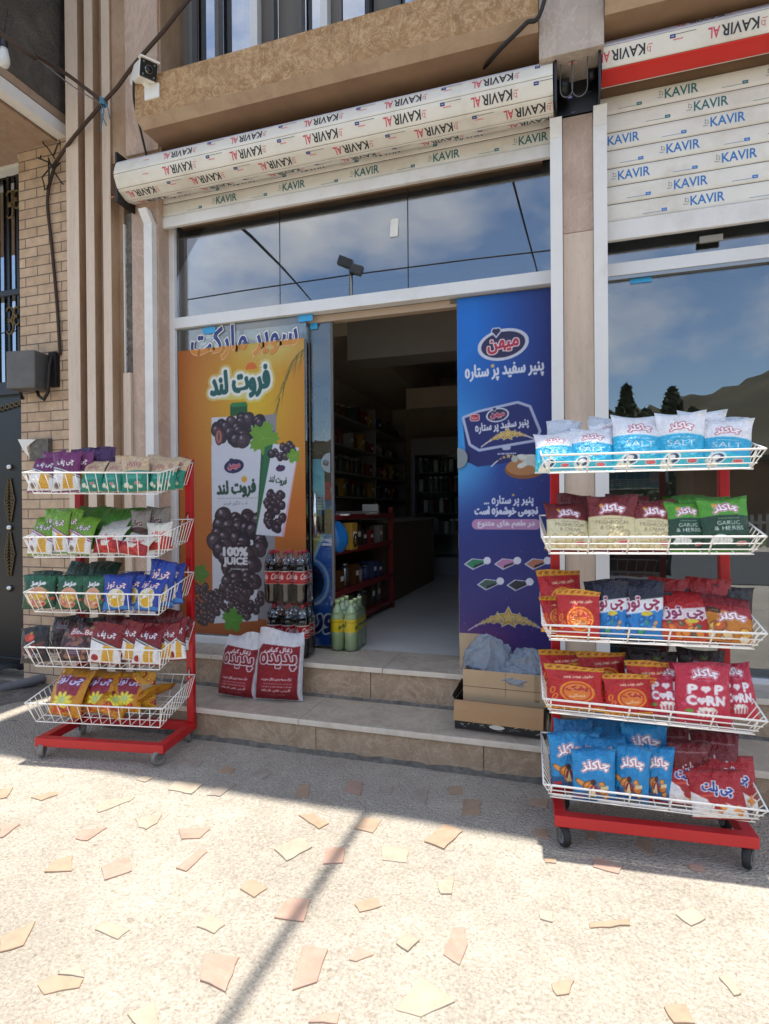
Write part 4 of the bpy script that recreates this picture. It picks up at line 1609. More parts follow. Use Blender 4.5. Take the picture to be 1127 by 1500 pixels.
def make_rack(k, label, x0, y0, th, Wb, at, yft, ab, yfb, yr, zb, dp, z, off, dz, rl, horiz, wheel_mat):
    r = Rack()
    r.__dict__.update(x0=x0, y0=y0, th=th, at=at, yft=yft, ab=ab, yfb=yfb, yr=yr, dp=dp, z=z, off=off, dz=dz, rl=rl)
    t = thing('snack_rack', label, 'display rack', (x0, y0, 0), th)
    r.t = t
    Yp = yr + .035
    hw = Wb / 2
    mb = MB().use('rack_red')
    s = .022
    mb.box(-hw, hw, -s, s, zb - s, zb + s)
    mb.box(-hw, -hw + 2 * s, s + .0005, Yp - .0225, zb - s, zb + s)
    mb.box(hw - 2 * s, hw, s + .0005, Yp - .0225, zb - s, zb + s)
    mb.box(-hw, hw, Yp - .022, Yp + .022, zb - s, zb + s)
    mb.build('base', t, .003, local=True)
    zt = z[0] + .095
    for q in (-1, 1):
        mb = MB().use('rack_red')
        cx = q * (hw - .022)
        mb.box(cx - .019, cx + .019, Yp - .019, Yp + .019, zb + s + .0005, zt - .0385)
        mb.build('post', t, .003, local=True)
    mb = MB().use('rack_red')
    mb.box(-hw, hw, Yp - .0195, Yp + .0195, zt - .038, zt)
    mb.build('top_bar', t, .003, local=True)
    for i in range(5):
        mb = MB().use('rack_white')
        f = lambda x, y, zz, i=i: (off + x, y, z[i] + zz + rl[i] * x)
        tz = lambda y: (y - yft) / (yr - yft) * dz
        T = {}
        A = f(-at, yft, 0); B = f(at, yft, 0); C = f(at, yr, dz); D_ = f(-at, yr, dz)
        mb.tube([A, B], .0042, 8)
        mb.tube([B, C], .0034, 6); mb.tube([A, D_], .0034, 6); mb.tube([D_, C], .0034, 6)
        fb = lambda x, y: f(x, y, -dp + tz(y) * .9)
        yb = yr - .01
        mb.tube([fb(-ab, yfb), fb(ab, yfb), fb(ab, yb), fb(-ab, yb), fb(-ab, yfb)], .003, 6)
        nv = 6 if horiz else 14
        for q in range(nv):
            u = -1 + 2 * q / (nv - 1)
            wr = .0034 if horiz else .0022
            mb.tube([f(u * (ab if horiz else at * .97), yft + (.001 if horiz else 0), 0), fb(u * ab, yfb)], wr, 6)
        if horiz:
            for q in (.33, .62, .86):
                yy = yft + (yfb - yft) * q
                mb.tube([f(-ab - (at - ab) * (1 - q), yy - .003, -dp * q), f(ab + (at - ab) * (1 - q), yy - .003, -dp * q)], .0024, 6)
        for sx in (-1, 1):
            ns = 11
            for q in range(ns):
                y1 = yft + (yr - yft) * q / (ns - 1)
                y2 = yfb + (yb - yfb) * q / (ns - 1)
                mb.tube([f(sx * at, y1, tz(y1)), fb(sx * ab, y2)], .0021, 5)
        for q in range(1, 13):
            u = -1 + 2 * q / 13
            mb.tube([fb(u * ab, yfb), fb(u * ab, yb)], .0020, 5)
        for q in range(1, 5):
            yy = yfb + (yb - yfb) * q / 5
            mb.tube([fb(-ab, yy), fb(ab, yy)], .0020, 5)
        for q in range(0, 13):
            u = -1 + 2 * q / 12
            mb.tube([f(u * at, yr, dz), fb(u * ab, yb)], .0020, 5)
        # hooks at the posts
        for q in (-1, 1):
            hx = q * (hw - .022) - off
            mb.tube([f(hx, yr, dz), f(hx, yr + .012, dz + .035), f(hx, yr + .012, dz - .02)], .0036, 6)
        mb.build('basket', t, local=True)
    for wx_, wy, a in ((-hw + .03, 0, .4), (hw - .03, 0, -.5), (-hw + .03, Yp - .01, .9), (hw - .03, Yp - .01, .2)):
        rw = zb / 2 - .004 if zb < .09 else .039
        mb = MB().use('grey_steel')
        c, s_ = math.cos(a), math.sin(a)
        zc = rw
        mb.lathe([(.016, zb - .034), (.016, zb - .0225)], (wx_, wy, 0), 12)
        for q in (-1, 1):
            mb.obox((wx_ + q * .017 * c + .008 * s_, wy + q * .017 * s_ - .008 * c, (zc + zb - .034) / 2), (.0018 * c, .0018 * s_, 0), (-.014 * s_, .014 * c, 0), (0, 0, (zb - .034 - zc) / 2 + .006))
        mb.obox((wx_, wy, zb - .035), (.018 * c, .018 * s_, 0), (-.016 * s_, .016 * c, 0), (0, 0, .0022))
        fk = mb.build('caster', t, local=True)
        mb = MB().use('rubber_black' if wheel_mat == 'black' else 'wheel_grey')
        prof = [(.010, -.0135), (rw * .72, -.0135), (rw * .74, -.0145), (rw * .95, -.012), (rw, -.007), (rw, .007), (rw * .95, .012), (rw * .74, .0145), (rw * .72, .0135), (.010, .0135)]
        mb.lathe(prof, (0, 0, 0), 24, 'x')
        mb.use('steel').lathe([(.009, -.0165), (.009, .0165)], (0, 0, 0), 10, 'x')
        if wheel_mat == 'black':
            for q in (-1, 1):
                mb.use('pvc_grey').lathe([(rw * .62, -.0008), (rw * .66, -.0008), (rw * .66, .0008), (rw * .62, .0008)], (q * .0140, 0, 0), 24, 'x')
        V = np.array(mb.v)
        mb.v = [(wx_ + v[0] * c - v[1] * s_ + .010 * s_, wy + v[0] * s_ + v[1] * c - .010 * c, zc + v[2]) for v in V]
        mb.build('wheel', fk, local=True)
    return r


RL = make_rack('L', 'red snack rack on castors before the brick house, five white wire baskets', -2.354, 2.439, .150, .735, .390, -.057, .354, -.022, .285, .082, .114,
               [1.5, 1.172, .88, .596, .302], -.003, .076, [-.017, .013, -.001, .008, .007], False, 'grey')
RR = make_rack('R', 'red snack rack on black castors before the closed shop window, five white wire baskets', .281, 2.37, .075, .702, .377, -.068, .348, -.013, .245, .098, .075,
               [1.499, 1.192, .858, .566, .248], -.016, .080, [.003, .008, -.003, -.038, -.022], True, 'black')

# ------------------------------------------------------------------ snack packet prints
BW, BH = .19, .25
NX, NY = 56, 74


def cvs(base):
    return Canvas(BW, BH, NX, NY, 3, rgb(base))


def band(c, y0, col, amp=.012, top=False, ph=0.0, tilt=0.0):
    edge = y0 + amp * np.sin(c.X / c.w * math.pi + ph) + tilt * (c.X - c.w / 2)
    m = c.Y > edge if top else c.Y < edge
    c.paint(m, col)
    return edge


def crimp(c, col, h=.012):
    c.paint(c.rect(0, c.w, c.h - h, c.h), col)
    c.paint(c.rect(0, c.w, 0, h * .8), col)
    for y in np.arange(c.h - h, c.h, .003):
        c.paint(c.rect(0, c.w, y, y + .001), np.asarray(rgb(col)) * .85)


def speck(c, n, cols, x0, x1, y0, y1, r0, r1, seed, edge=None):
    rn = np.random.RandomState(seed)
    for i in range(n):
        x, y = x0 + (x1 - x0) * rn.rand(), y0 + (y1 - y0) * rn.rand()
        a, b, q = r0 + (r1 - r0) * rn.rand(), (r0 + (r1 - r0) * rn.rand()) * .7, rn.rand() * 3
        if edge:
            c.paint(c.ell(x, y, a * 1.2, b * 1.25, q), edge)
        c.paint(c.ell(x, y, a, b, q), cols[rn.randint(len(cols))])
        c.paint(c.ell(x - a * .2, y + b * .25, a * .4, b * .3, q), np.minimum(1, np.asarray(rgb(cols[0])) * 1.25))


CH, CT, CP, PF = 'چاکلز', 'چی توز', 'چی پلت', 'پفک'


def chak(c, cx, cy, w, edge='a01838', out='f6f0ee', bold=.0022, h=None, rot=.08, fill='ffffff'):
    m = c.text(CH, cx, cy, w, h or w * .42, rot=rot, bold=bold)
    if out:
        c.paint(c.dil(m, .0055), out)
    c.paint(c.dil(m, .0032), edge)
    c.paint(m, fill)


def badge(c, cx, cy, w=.04, col='c8202c'):
    c.paint(c.rrect(cx, cy, w, w * .45, w * .2, .06), 'f4ece6')
    c.paint(c.rrect(cx, cy, w * .86, w * .33, w * .15, .06), col)
    c.paint(c.text('مینو', cx, cy, w * .62, w * .2, bold=.0005), 'f4ece6')


def d_salt():
    c = cvs('e8e9ee')
    band(c, .140, '28a7d3', .010)
    e = .140 + .010 * np.sin(c.X / c.w * math.pi)
    c.paint(np.abs(c.Y - e) < .0018, '8fd0e6')
    band(c, .060, '3cb9cf', .012, ph=.5)
    chak(c, .098, .180, .088)
    c.lines(.100, .133, .09, 1, .01, 'd6eef6', 3, .0014)
    c.logo('SALT', .098, .110, .105, .027, 'cfe8f2', '1e7fae', .0012)
    c.lines(.100, .090, .07, 2, .008, 'bfe2ee', 4, .0012)
    c.paint(c.ell(.062, .045, .036, .026, .5), 'e8f0f0')
    c.paint(c.ell(.064, .045, .027, .019, .5), '23456e')
    c.paint(c.ell(.060, .047, .017, .011, .5), 'e4e6e8')
    speck(c, 4, ['e8e2cc', 'd8d0b8'], .02, .06, .012, .03, .008, .014, 4)
    badge(c, .138, .035)
    crimp(c, 'd4dfe8')
    return c


def d_mush():
    c = cvs('71191c')
    band(c, .150, 'd8cda2', .006)
    chak(c, .098, .186, .092, 'a01838', 'f4e8ec')
    c.paint(c.ell(.055, .202, .008, .007), 'd8a03c')
    c.lines(.1, .142, .09, 1, .01, '6d5c48', 2, .0012)
    c.paint(c.text('MUSHROOM', .098, .126, .125, .017, bold=.0006), '7c6a50')
    c.paint(c.text('& CREAM', .098, .104, .088, .016, bold=.0006), '7c6a50')
    speck(c, 8, ['cfbf90', 'e0d4ae', 'bba878'], .02, .16, .02, .075, .014, .026, 8, 'a8966c')
    badge(c, .142, .042)
    crimp(c, '5c1418')
    return c


def d_garlic():
    c = cvs('4e9a2a')
    band(c, .158, '123f2a', .008)
    c.paint(c.Y > .158 + .012 + .03 * ((c.X / c.w - .5) ** 2) * 4 + .03, '5aa832', .5)
    chak(c, .096, .196, .092, 'a01838', 'f4e8ec')
    c.paint(c.ell(.056, .212, .009, .008), 'e0a838')
    c.paint(c.text('GARLIC', .098, .130, .088, .018, bold=.0008), 'dfe8dc')
    c.paint(c.text('& HERBS', .098, .106, .112, .018, bold=.0008), 'dfe8dc')
    c.lines(.1, .150, .09, 1, .01, 'a8c8a8', 2, .0012)
    for x, y, r in ((.060, .058, .026), (.088, .050, .018), (.040, .046, .014)):
        c.paint(c.ell(x, y, r * 1.05, r * .85), 'b9bdb4')
        c.paint(c.ell(x, y, r * .9, r * .72), 'e8e8e2')
        c.paint(c.ell(x - r * .1, y, r * .12, r * .7), 'c4c6be')
        c.paint(c.ell(x + r * .4, y, r * .1, r * .55), 'c4c6be')
    badge(c, .142, .038)
    crimp(c, '3f8424')
    return c


def d_pofak():
    c = cvs('b8151a')
    c.paint(c.rect(0, c.w, .222, c.h), 'd99a1c')
    c.paint(c.rect(0, c.w, 0, .026), 'd99a1c')
    for i in range(7):
        c.paint(c.ell(.02 + i * .027, .236, .009, .004, .4), 'b04018')
        c.paint(c.ell(.02 + i * .027, .013, .009, .004, -.4), 'b04018')
    c.paint(c.text('حاوی پودر پنیر', .11, .192, .10, .020, rot=.05, bold=.0012), 'e8c8a0')
    c.paint(c.ell(.104, .108, .058, .060), 'e8931e')
    c.paint(c.ell(.104, .108, .050, .052), 'c42018')
    c.paint(c.ell(.104, .108, .044, .046), 'e07a28')
    c.logo(PF, .104, .125, .072, .034, 'b01818', 'f0b060', .0018, bold=.0022, rot=.1)
    c.paint(c.text('نمکی', .104, .088, .05, .02, bold=.0012), 'f2c89a')
    for x, y, q in ((.03, .075, 1.2), (.022, .11, 1.4)):
        c.paint(c.ell(x, y, .020, .009, q), 'e8931e')
        c.paint(c.ell(x, y, .015, .005, q), 'c42018')
    crimp(c, 'd6971a', .008)
    return c


def d_navy():
    c = cvs('12162c')
    band(c, .125, '1e7cc4', .02, tilt=.35)
    c.paint(c.poly([(.015, .10), (.19, .135), (.19, .185), (.015, .155)]), 'eceef0', .9)
    c.logo(CT, .095, .150, .150, .062, '8c1f4a', 'f4f0f2', .004, bold=.003, rot=.15)
    c.paint(c.ell(.115, .112, .026, .010, .1), 'd8c03c')
    speck(c, 9, ['2a94d8', 'e09a4c', '3aa070', '1860a8'], .03, .17, .03, .095, .010, .022, 3, '12508c')
    c.paint(c.rrect(.03, .095, .03, .012, .003, .2), '203c78')
    crimp(c, '0e1124')
    return c


def d_redtooz():
    c = cvs('b01a20')
    band(c, .07, 'c8481c', .02, ph=.7)
    c.paint(c.poly([(.01, .10), (.185, .120), (.185, .178), (.01, .150)]), 'e8e4e2', .9)
    c.logo(CT, .095, .140, .150, .062, '8c1f4a', 'f4f0f2', .004, bold=.003, rot=.1)
    speck(c, 10, ['cf6a24', 'e08a30', 'a83c18', '3c6e54'], .03, .17, .03, .095, .012, .026, 13, '8a2c14')
    c.paint(c.ell(.12, .105, .024, .010, .1), 'd8c03c')
    crimp(c, '98161c')
    return c


def d_spicy():
    c = cvs('7c1420')
    c.paint(c.poly([(0, .205), (.19, .19), (.19, .10), (0, .09)]), '9c1c24')
    band(c, .14, 'c87a1c', .03, ph=.4)
    speck(c, 12, ['e0a030', 'd8b85a', 'c85a20', 'e0c8a8'], .02, .17, .02, .11, .014, .028, 21, '8c4a14')
    chak(c, .105, .140, .11, 'b02430', 'f2e6e0')
    c.paint(c.poly([(.01, .19), (.06, .18), (.06, .155), (.01, .16)]), '3c1c18')
    c.paint(c.text('فلفلی', .035, .171, .035, .016, rot=-.15), 'e8c040')
    c.paint(c.ell(.15, .03, .02, .016), 'e8dcc8')
    crimp(c, '641018')
    return c


def d_popcorn():
    c = cvs('c0213f')
    rn = np.random.RandomState(3)
    for i in range(16):
        x, y, r = .19 * rn.rand(), .04 + .19 * rn.rand(), .008 + .006 * rn.rand()
        c.paint(c.ell(x - r * .45, y + r * .3, r * .6, r * .6) | c.ell(x + r * .45, y + r * .3, r * .6, r * .6) | c.poly([(x - r, y + r * .2), (x, y - r), (x + r, y + r * .2)]), 'd24a62')
    chak(c, .098, .205, .088, 'b01c3c', 'f6eef0', rot=.05)
    for ch, x, y in (('P', .052, .142), ('P', .142, .142), ('C', .048, .098), ('R', .112, .098), ('N', .145, .098)):
        c.paint(c.text(ch, x, y, .027, .034, bold=.0035), 'f4eeee')
    for x, y in ((.096, .142), (.080, .096)):
        c.paint(c.ell(x - .007, y + .004, .010, .010) | c.ell(x + .007, y + .004, .010, .010) | c.poly([(x - .017, y + .003), (x, y - .016), (x + .017, y + .003)]), 'f4e6e6')
    c.paint(c.poly([(.070, .030), (.126, .030), (.134, .058), (.062, .058)]), 'e8dcdc')
    for i in range(4):
        c.paint(c.poly([(.076 + i * .014, .03), (.082 + i * .014, .03), (.082 + i * .0155, .058), (.075 + i * .0155, .058)]), 'b8304c')
    speck(c, 8, ['f2e8dc', 'e8d8c8'], .07, .126, .056, .068, .007, .011, 6)
    c.paint(c.ell(.04, .055, .014, .008), '6a9c3c')
    c.lines(.1, .178, .08, 1, .01, 'e8b8c0', 1, .001)
    crimp(c, 'a81c38')
    return c


def d_bluechak():
    c = cvs('1583bf')
    rn = np.random.RandomState(5)
    for i in range(30):
        c.paint(c.ell(.19 * rn.rand(), .25 * rn.rand(), .012, .018, rn.rand() * 3), '1c93cf', .6)
    band(c, .045, '13598f', .012, ph=.8)
    chak(c, .098, .172, .118, 'a01c30', 'f2eef0', bold=.003)
    speck(c, 7, ['c87a34', 'd8944a'], .03, .16, .02, .11, .012, .026, 15, '6c3c1c')
    c.paint(c.ell(.088, .062, .020, .026), '8c1c24')
    c.paint(c.ell(.086, .100, .012, .014), '3c241c')
    c.paint(c.poly([(.085, .085), (.10, .03), (.072, .04)]), 'e8d8a8')
    c.paint(c.rrect(.135, .075, .036, .016, .004, .1), 'd8c89a')
    c.paint(c.rrect(.03, .026, .04, .014, .003), 'c02030')
    crimp(c, '1272a8')
    return c


def d_pelet():
    c = cvs('a8161e')
    c.paint(c.poly([(0, 0), (.19, 0), (.19, .05), (.115, .09), (.10, .03), (.06, .10), (0, .14)]), 'eae4e0')
    c.paint(c.poly([(0, .13), (.06, .09), (.05, .06), (0, .10)]), 'e0d8d4')
    c.logo(CP, .10, .155, .105, .07, '253a86', 'f2f0f2', .0042, bold=.0025, rot=-.12)
    speck(c, 4, ['8c1414', 'a41e18'], .07, .12, .05, .10, .016, .026, 5)
    speck(c, 5, ['d8883c', 'e0a050'], .10, .17, .025, .07, .010, .018, 9)
    c.paint(c.rrect(.06, .12, .05, .012, .004, .2), 'd04a2c')
    crimp(c, '8c1218')
    return c


def d_darkred():
    c = cvs('6c0d14')
    c.paint(c.rect(.02, .17, .205, .208), 'a89090')
    c.logo(CP, .10, .14, .09, .05, 'e8e0e0', '8c1a24', .002, bold=.001)
    crimp(c, '5a0a10')
    return c


def d_cheese(top, accent):
    """white foot, coloured head, sliced cheese crisp in the middle"""
    c = cvs(top)
    e = band(c, .120, 'e4e2e2', .004, tilt=-.35)
    k = np.abs(c.Y - (.120 + .004 * np.sin(c.X / c.w * math.pi) - .35 * (c.X - c.w / 2)) - .004)
    c.paint((k < .010), accent)
    c.paint((k < .003), 'e8e4e2')
    c.logo('چی پف', .100, .178, .108, .048, 'f0eaec', '4c1030', .0025, bold=.0018, rot=.05)
    c.paint(c.poly([(.085, .02), (.15, .02), (.155, .105), (.095, .12)]), 'd8a638')
    for i in range(6):
        c.paint(c.rect(.09, .15, .028 + i * .015, .030 + i * .015), 'b88420')
    c.paint(c.ell(.045, .040, .024, .020), '9c8c84' if top != '7c141c' else 'b02028')
    c.paint(c.ell(.045, .040, .015, .012), '6c5c58' if top != '7c141c' else '8c1820')
    c.lines(.05, .09, .06, 2, .009, '8c8488', 3, .0012)
    crimp(c, 'c8c4c8' if False else top)
    return c


def d_green():
    c = d_cheese('6c9a22', '7c2454')
    c.paint(c.ell(.06, .20, .03, .012), '88b43c', .7)
    c.paint(c.rrect(.03, .10, .03, .02, .003), 'b83050')
    return c


def d_kraftgreen():
    c = cvs('c4aa88')
    band(c, .138, '12806a', .006)
    speck(c, 60, ['b89c78', 'cfb696'], 0, .19, .15, .24, .004, .010, 2)
    chak(c, .095, .182, .10, '7c2030', None, bold=.0015, fill='c9b294', rot=.1)
    c.lines(.095, .122, .11, 3, .012, '8cc8b8', 3, .0016)
    c.paint(c.text('ONION', .098, .096, .09, .018, bold=.0006), '6cc0a8')
    for x, y, r in ((.045, .05, .022), (.075, .036, .014), (.135, .04, .016)):
        c.paint(c.ell(x, y, r, r * .8), 'c8cdb0')
        c.paint(c.ell(x, y, r * .7, r * .55), 'e2e4d2')
    badge(c, .12, .06, .035)
    crimp(c, 'b59a78', .008)
    return c


def d_whitered():
    c = cvs('dcd6c8')
    band(c, .115, 'a4161c', .012, ph=.3)
    speck(c, 26, ['b8241e', 'c63c28', '8c1216'], .01, .18, .01, .10, .010, .022, 3)
    c.paint(c.poly([(.06, .115), (.13, .125), (.11, .07), (.075, .07)]), 'e4dcc8')
    c.logo('چی پف', .10, .155, .10, .042, 'c83c28', 'f0e4d8', .0025, bold=.0016)
    c.paint(c.rrect(.115, .125, .045, .024, .004, .15), 'c01c28')
    crimp(c, 'd8d2c4')
    return c


def d_greybrown():
    c = cvs('8c8278')
    band(c, .12, '4a2418', .02)
    c.logo('Beta', .095, .165, .09, .04, '4a1c18', 'd8ccc0', .003, bold=.002, shear=.2)
    speck(c, 8, ['6c4a34', '9c7c5c'], .02, .17, .02, .1, .012, .022, 4)
    crimp(c, '7c746c')
    return c


def d_darkgreen():
    c = cvs('0e4a30')
    c.paint(c.Y > .19 + .02 * np.sin(c.X * 30), '155c3a')
    m = c.text('مزمز', .098, .180, .078, .034, bold=.0022)
    c.paint(c.dil(m, .004), '8a9a90'); c.paint(m, 'e8e6e4')
    c.paint(c.ell(.096, .085, .062, .075), 'cf9a78')
    speck(c, 16, ['d8a88c', 'd8b048', 'c8746a', 'e0b8a0'], .05, .145, .03, .14, .012, .024, 6, 'a8684c')
    c.paint(c.ell(.10, .09, .022, .026), 'd8b030')
    speck(c, 5, ['c03c34', '3c7a3c'], .12, .18, .02, .07, .010, .02, 8)
    crimp(c, '0a3a26')
    return c


def d_bluetooz():
    c = cvs('1c3f9c')
    c.paint(c.Y < .05 + .02 * np.sin(c.X * 25), '2c7cc4')
    c.logo(CT, .095, .175, .125, .05, 'e8e6f0', '8c1c34', .003, bold=.002, rot=.05)
    c.paint(c.ell(.096, .088, .060, .066), 'e0d8c0')
    speck(c, 16, ['e8dcb8', 'd8b83c', 'e4ca70', 'efe8d8'], .055, .14, .04, .13, .012, .022, 16, 'b0903c')
    c.paint(c.ell(.10, .06, .026, .030), 'dca818')
    crimp(c, '16348a')
    return c


def d_black():
    c = cvs('1c1a1c')
    c.paint(c.ell(.075, .175, .035, .03), 'b0301c')
    c.paint(c.ell(.085, .172, .018, .016), 'd8503c')
    c.paint(c.poly([(.07, .215), (.085, .195), (.10, .218), (.085, .205)]), 'c8c030')
    speck(c, 18, ['5c2c24', '7c3c2c', '3c1c20', '8c5c4c'], .02, .17, .02, .13, .012, .026, 8)
    c.paint(c.text('SNACK', .09, .05, .10, .03, bold=.001), 'b8a8b0')
    crimp(c, '3c3838')
    return c


def d_beta():
    c = cvs('3c2024')
    speck(c, 40, ['6c4438', '8c5c48', '4c2830', '9c7460', '5c3c50'], .0, .19, .02, .22, .012, .026, 12)
    c.paint(c.ell(.105, .182, .055, .032), '9c1420')
    c.paint(c.poly([(.09, .205), (.12, .205), (.135, .228), (.11, .215), (.095, .23)]), '8c9c2c')
    c.logo('Beta', .105, .182, .085, .034, 'f0e8e8', None, 0, bold=.0016, shear=.2)
    c.paint(c.rrect(.10, .065, .075, .06, .006), '4c2c44')
    c.lines(.10, .085, .06, 4, .012, 'c0b0c0', 6, .0022)
    crimp(c, '2c181c')
    return c


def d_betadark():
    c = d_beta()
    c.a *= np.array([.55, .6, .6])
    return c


def d_yellow():
    c = cvs('c8860e')
    speck(c, 14, ['d89c18', 'b8700c'], 0, .19, 0, .25, .015, .03, 5)
    c.paint(c.poly([(.025, .205), (.165, .21), (.16, .12), (.06, .105), (.03, .15)]), '8c1c34')
    c.logo(CT, .095, .188, .135, .046, 'e4dcec', '5c2078', .004, bold=.002, rot=.06, shear=.15)
    for i in range(9):                                    # curly yellow crisps
        a = i * .7
        c.paint(c.ell(.095 + .034 * math.cos(a), .085 + .030 * math.sin(a), .022, .011, a), 'd8c81c')
        c.paint(c.ell(.095 + .034 * math.cos(a), .087 + .030 * math.sin(a), .013, .005, a), 'ece060')
    c.paint(c.ell(.095, .092, .020, .018), 'b8c87c')
    speck(c, 8, ['c04a10', 'd86c14', 'a83410'], .02, .17, .015, .05, .014, .026, 3)
    crimp(c, 'b8780c')
    return c


def d_yellowback():
    c = cvs('c08a14')
    speck(c, 20, ['d89c18', '8c2418', 'b8700c', 'a85c10'], 0, .19, 0, .25, .012, .026, 15)
    c.paint(c.rect(.02, .17, .10, .17), 'a89c90', .8)
    c.lines(.095, .16, .13, 6, .010, '5c3420', 4, .0016)
    return c


def flat(col, txt=None):
    def fn():
        c = cvs(col)
        if txt:
            chak(c, .098, .18, .09, '7c1830', 'd8ccd0')
        crimp(c, col)
        return c
    return fn


DESIGNS = {
    'salt': (d_salt, 'white and turquoise salt crisps'), 'mush': (d_mush, 'maroon and cream mushroom crisps'), 'garlic': (d_garlic, 'two-green garlic and herb crisps'),
    'pofak': (d_pofak, 'red and yellow cheese puffs'), 'navy': (d_navy, 'navy and blue snack'), 'redtooz': (d_redtooz, 'red snack with white lettering band'),
    'spicy': (d_spicy, 'dark red and orange spicy crisps'), 'popcorn': (d_popcorn, 'raspberry red popcorn'), 'bluechak': (d_bluechak, 'bright blue snack'),
    'pelet': (d_pelet, 'red and white pellet snack'), 'darkred': (d_darkred, 'plain dark red snack'),
    'purple': (lambda: d_cheese('6c1a5c', '3c2440'), 'purple and white cheese crisps'), 'green': (d_green, 'lime green and white cheese crisps'),
    'maroon': (lambda: d_cheese('7c141c', '241a20'), 'maroon and white cheese crisps'), 'kraft': (d_kraftgreen, 'tan and green onion crisps'),
    'whitered': (d_whitered, 'cream and red crisps'), 'greybrown': (d_greybrown, 'grey and brown snack'), 'darkgreen': (d_darkgreen, 'dark green mixed snack'),
    'bluetooz': (d_bluetooz, 'royal blue popcorn snack'), 'black': (d_black, 'clear and black snack'), 'beta': (d_beta, 'brown snack with red oval badge'),
    'betadark': (d_betadark, 'dark brown snack'), 'yellow': (d_yellow, 'golden yellow snack with maroon panel'), 'yellowback': (d_yellowback, 'golden yellow snack turned backwards'),
    'darkpurple': (flat('3c1450'), 'dark violet crisps'), 'limedark': (flat('3f7a1c'), 'shiny plain green crisps'), 'bottle': (flat('0c3a26'), 'shiny bottle green crisps'),
    'navyback': (flat('161a30'), 'plain navy snack'), 'redback': (flat('901418'), 'plain bright red snack'), 'maroonback': (flat('5c1216'), 'plain maroon crisps'),
    'saltback': (flat('c4ccd8'), 'plain pale blue crisps'), 'blackback': (flat('18161a'), 'plain black snack'), 'blueback': (flat('1470a8'), 'plain blue snack'), 'navyblue': (flat('1a2c78'), 'plain royal blue snack'),
    'silver': (flat('b8b4ac'), 'silvery back of a crisp'),
}
_prints, _bags = {}, {}


def bag_mesh(design, var, wide, slump):
    key = (design, var, wide, slump)
    if key in _bags:
        return _bags[key]
    if design not in _prints:
        _prints[design] = DESIGNS[design][0]().colors()
    C = _prints[design]
    rn = np.random.RandomState(sum(map(ord, design)) * 7 + var * 101 + 13)
    dirs = [(rn.uniform(0, 2 * math.pi), rn.uniform(0, 6.28)) for _ in range(14)]
    ph = rn.rand(8) * 6.28

    def surf(nx, ny, side):
        u = np.linspace(-1, 1, nx)[None, :] + np.zeros((ny, 1))
        v = np.linspace(0, 1, ny)[:, None] + np.zeros((1, nx))
        seal = np.clip(np.minimum(v / .055, (1 - v) / .055), 0, 1)
        prof = np.clip(np.minimum(v / .30, (1 - v) / .34), 0, 1)
        prof = np.sin(prof * math.pi / 2) ** .8
        belly = 1 - .25 * (v - .38)
        edge = np.clip(1 - np.abs(u) ** 2.4, 0, 1) ** .62
        t = .034 * prof * edge * belly + .001
        x = u * .5 * (1 - .085 * prof + .012 * np.sin(9 * v + ph[0]) * (np.abs(u) > .5))
        x += .02 * np.sin(v * 3 + ph[1]) * (v - .2)
        x = x * BW
        z = v * BH
        # top edge sags and curls
        z += (v > .9) * 0.006 * np.sin(u * 2.4 + ph[2]) * (v - .9) / .1
        top = np.clip((v - .86) / .14, 0, 1)
        y = -side * t
        y += top ** 2 * (.012 * np.sin(u * 2.2 + ph[3]) + .010 * (rn_top - .5))
        # creases: long folds near the seals, crumpling elsewhere
        w = np.zeros_like(u)
        for a, p in dirs[:9]:
            f = 7 + 9 * (p / 6.28)
            s = np.sin((u * math.cos(a) * .75 + v * math.sin(a)) * f + p + 1.3 * np.sin(u * 2.1 + v * 3.3 + p))
            w += (1 - np.abs(s)) ** 3
        w = (w / 9 - .28) * .0125
        fold = np.exp(-(1 - v) / .16) + .8 * np.exp(-v / .12)
        w += fold * .0042 * (np.sin(u * 11 + ph[4] + 2 * np.sin(v * 9)) + .6 * np.sin(u * 19 + ph[5]))
        y -= side * w * seal * np.clip(edge * 1.6, 0, 1)
        if slump:
            b = slump * (v - .15) ** 2 * (v > .15)
            y += b * .10
            z -= b * .008
        return np.stack([x * wide, y, z], -1)

    rn_top = rn.rand()
    P = surf(NX, NY, 1)
    B = surf(NX // 3, NY // 3, -1)
    j = np.linspace(0, NY - 1, NY // 3).astype(int)
    BC = np.repeat(C[j][:, 2:3], NX // 3, 1) * .8
    m = grid_mesh('snack_packet', P, C, 'print_foil', (B[:, ::-1], BC))
    m.flip_normals() if False else None
    _bags[key] = m
    return m


BRN = random.Random(77)
TIERN = ['top', 'second', 'third', 'fourth', 'lowest']
ORDN = ['leftmost', 'second from left', 'third from left', 'fourth from left', 'fifth from left', 'sixth from left', 'seventh from left', 'eighth from left', 'ninth from left', 'tenth from left', 'eleventh from left', 'twelfth from left', 'thirteenth from left', 'fourteenth from left', 'fifteenth from left', 'sixteenth from left']


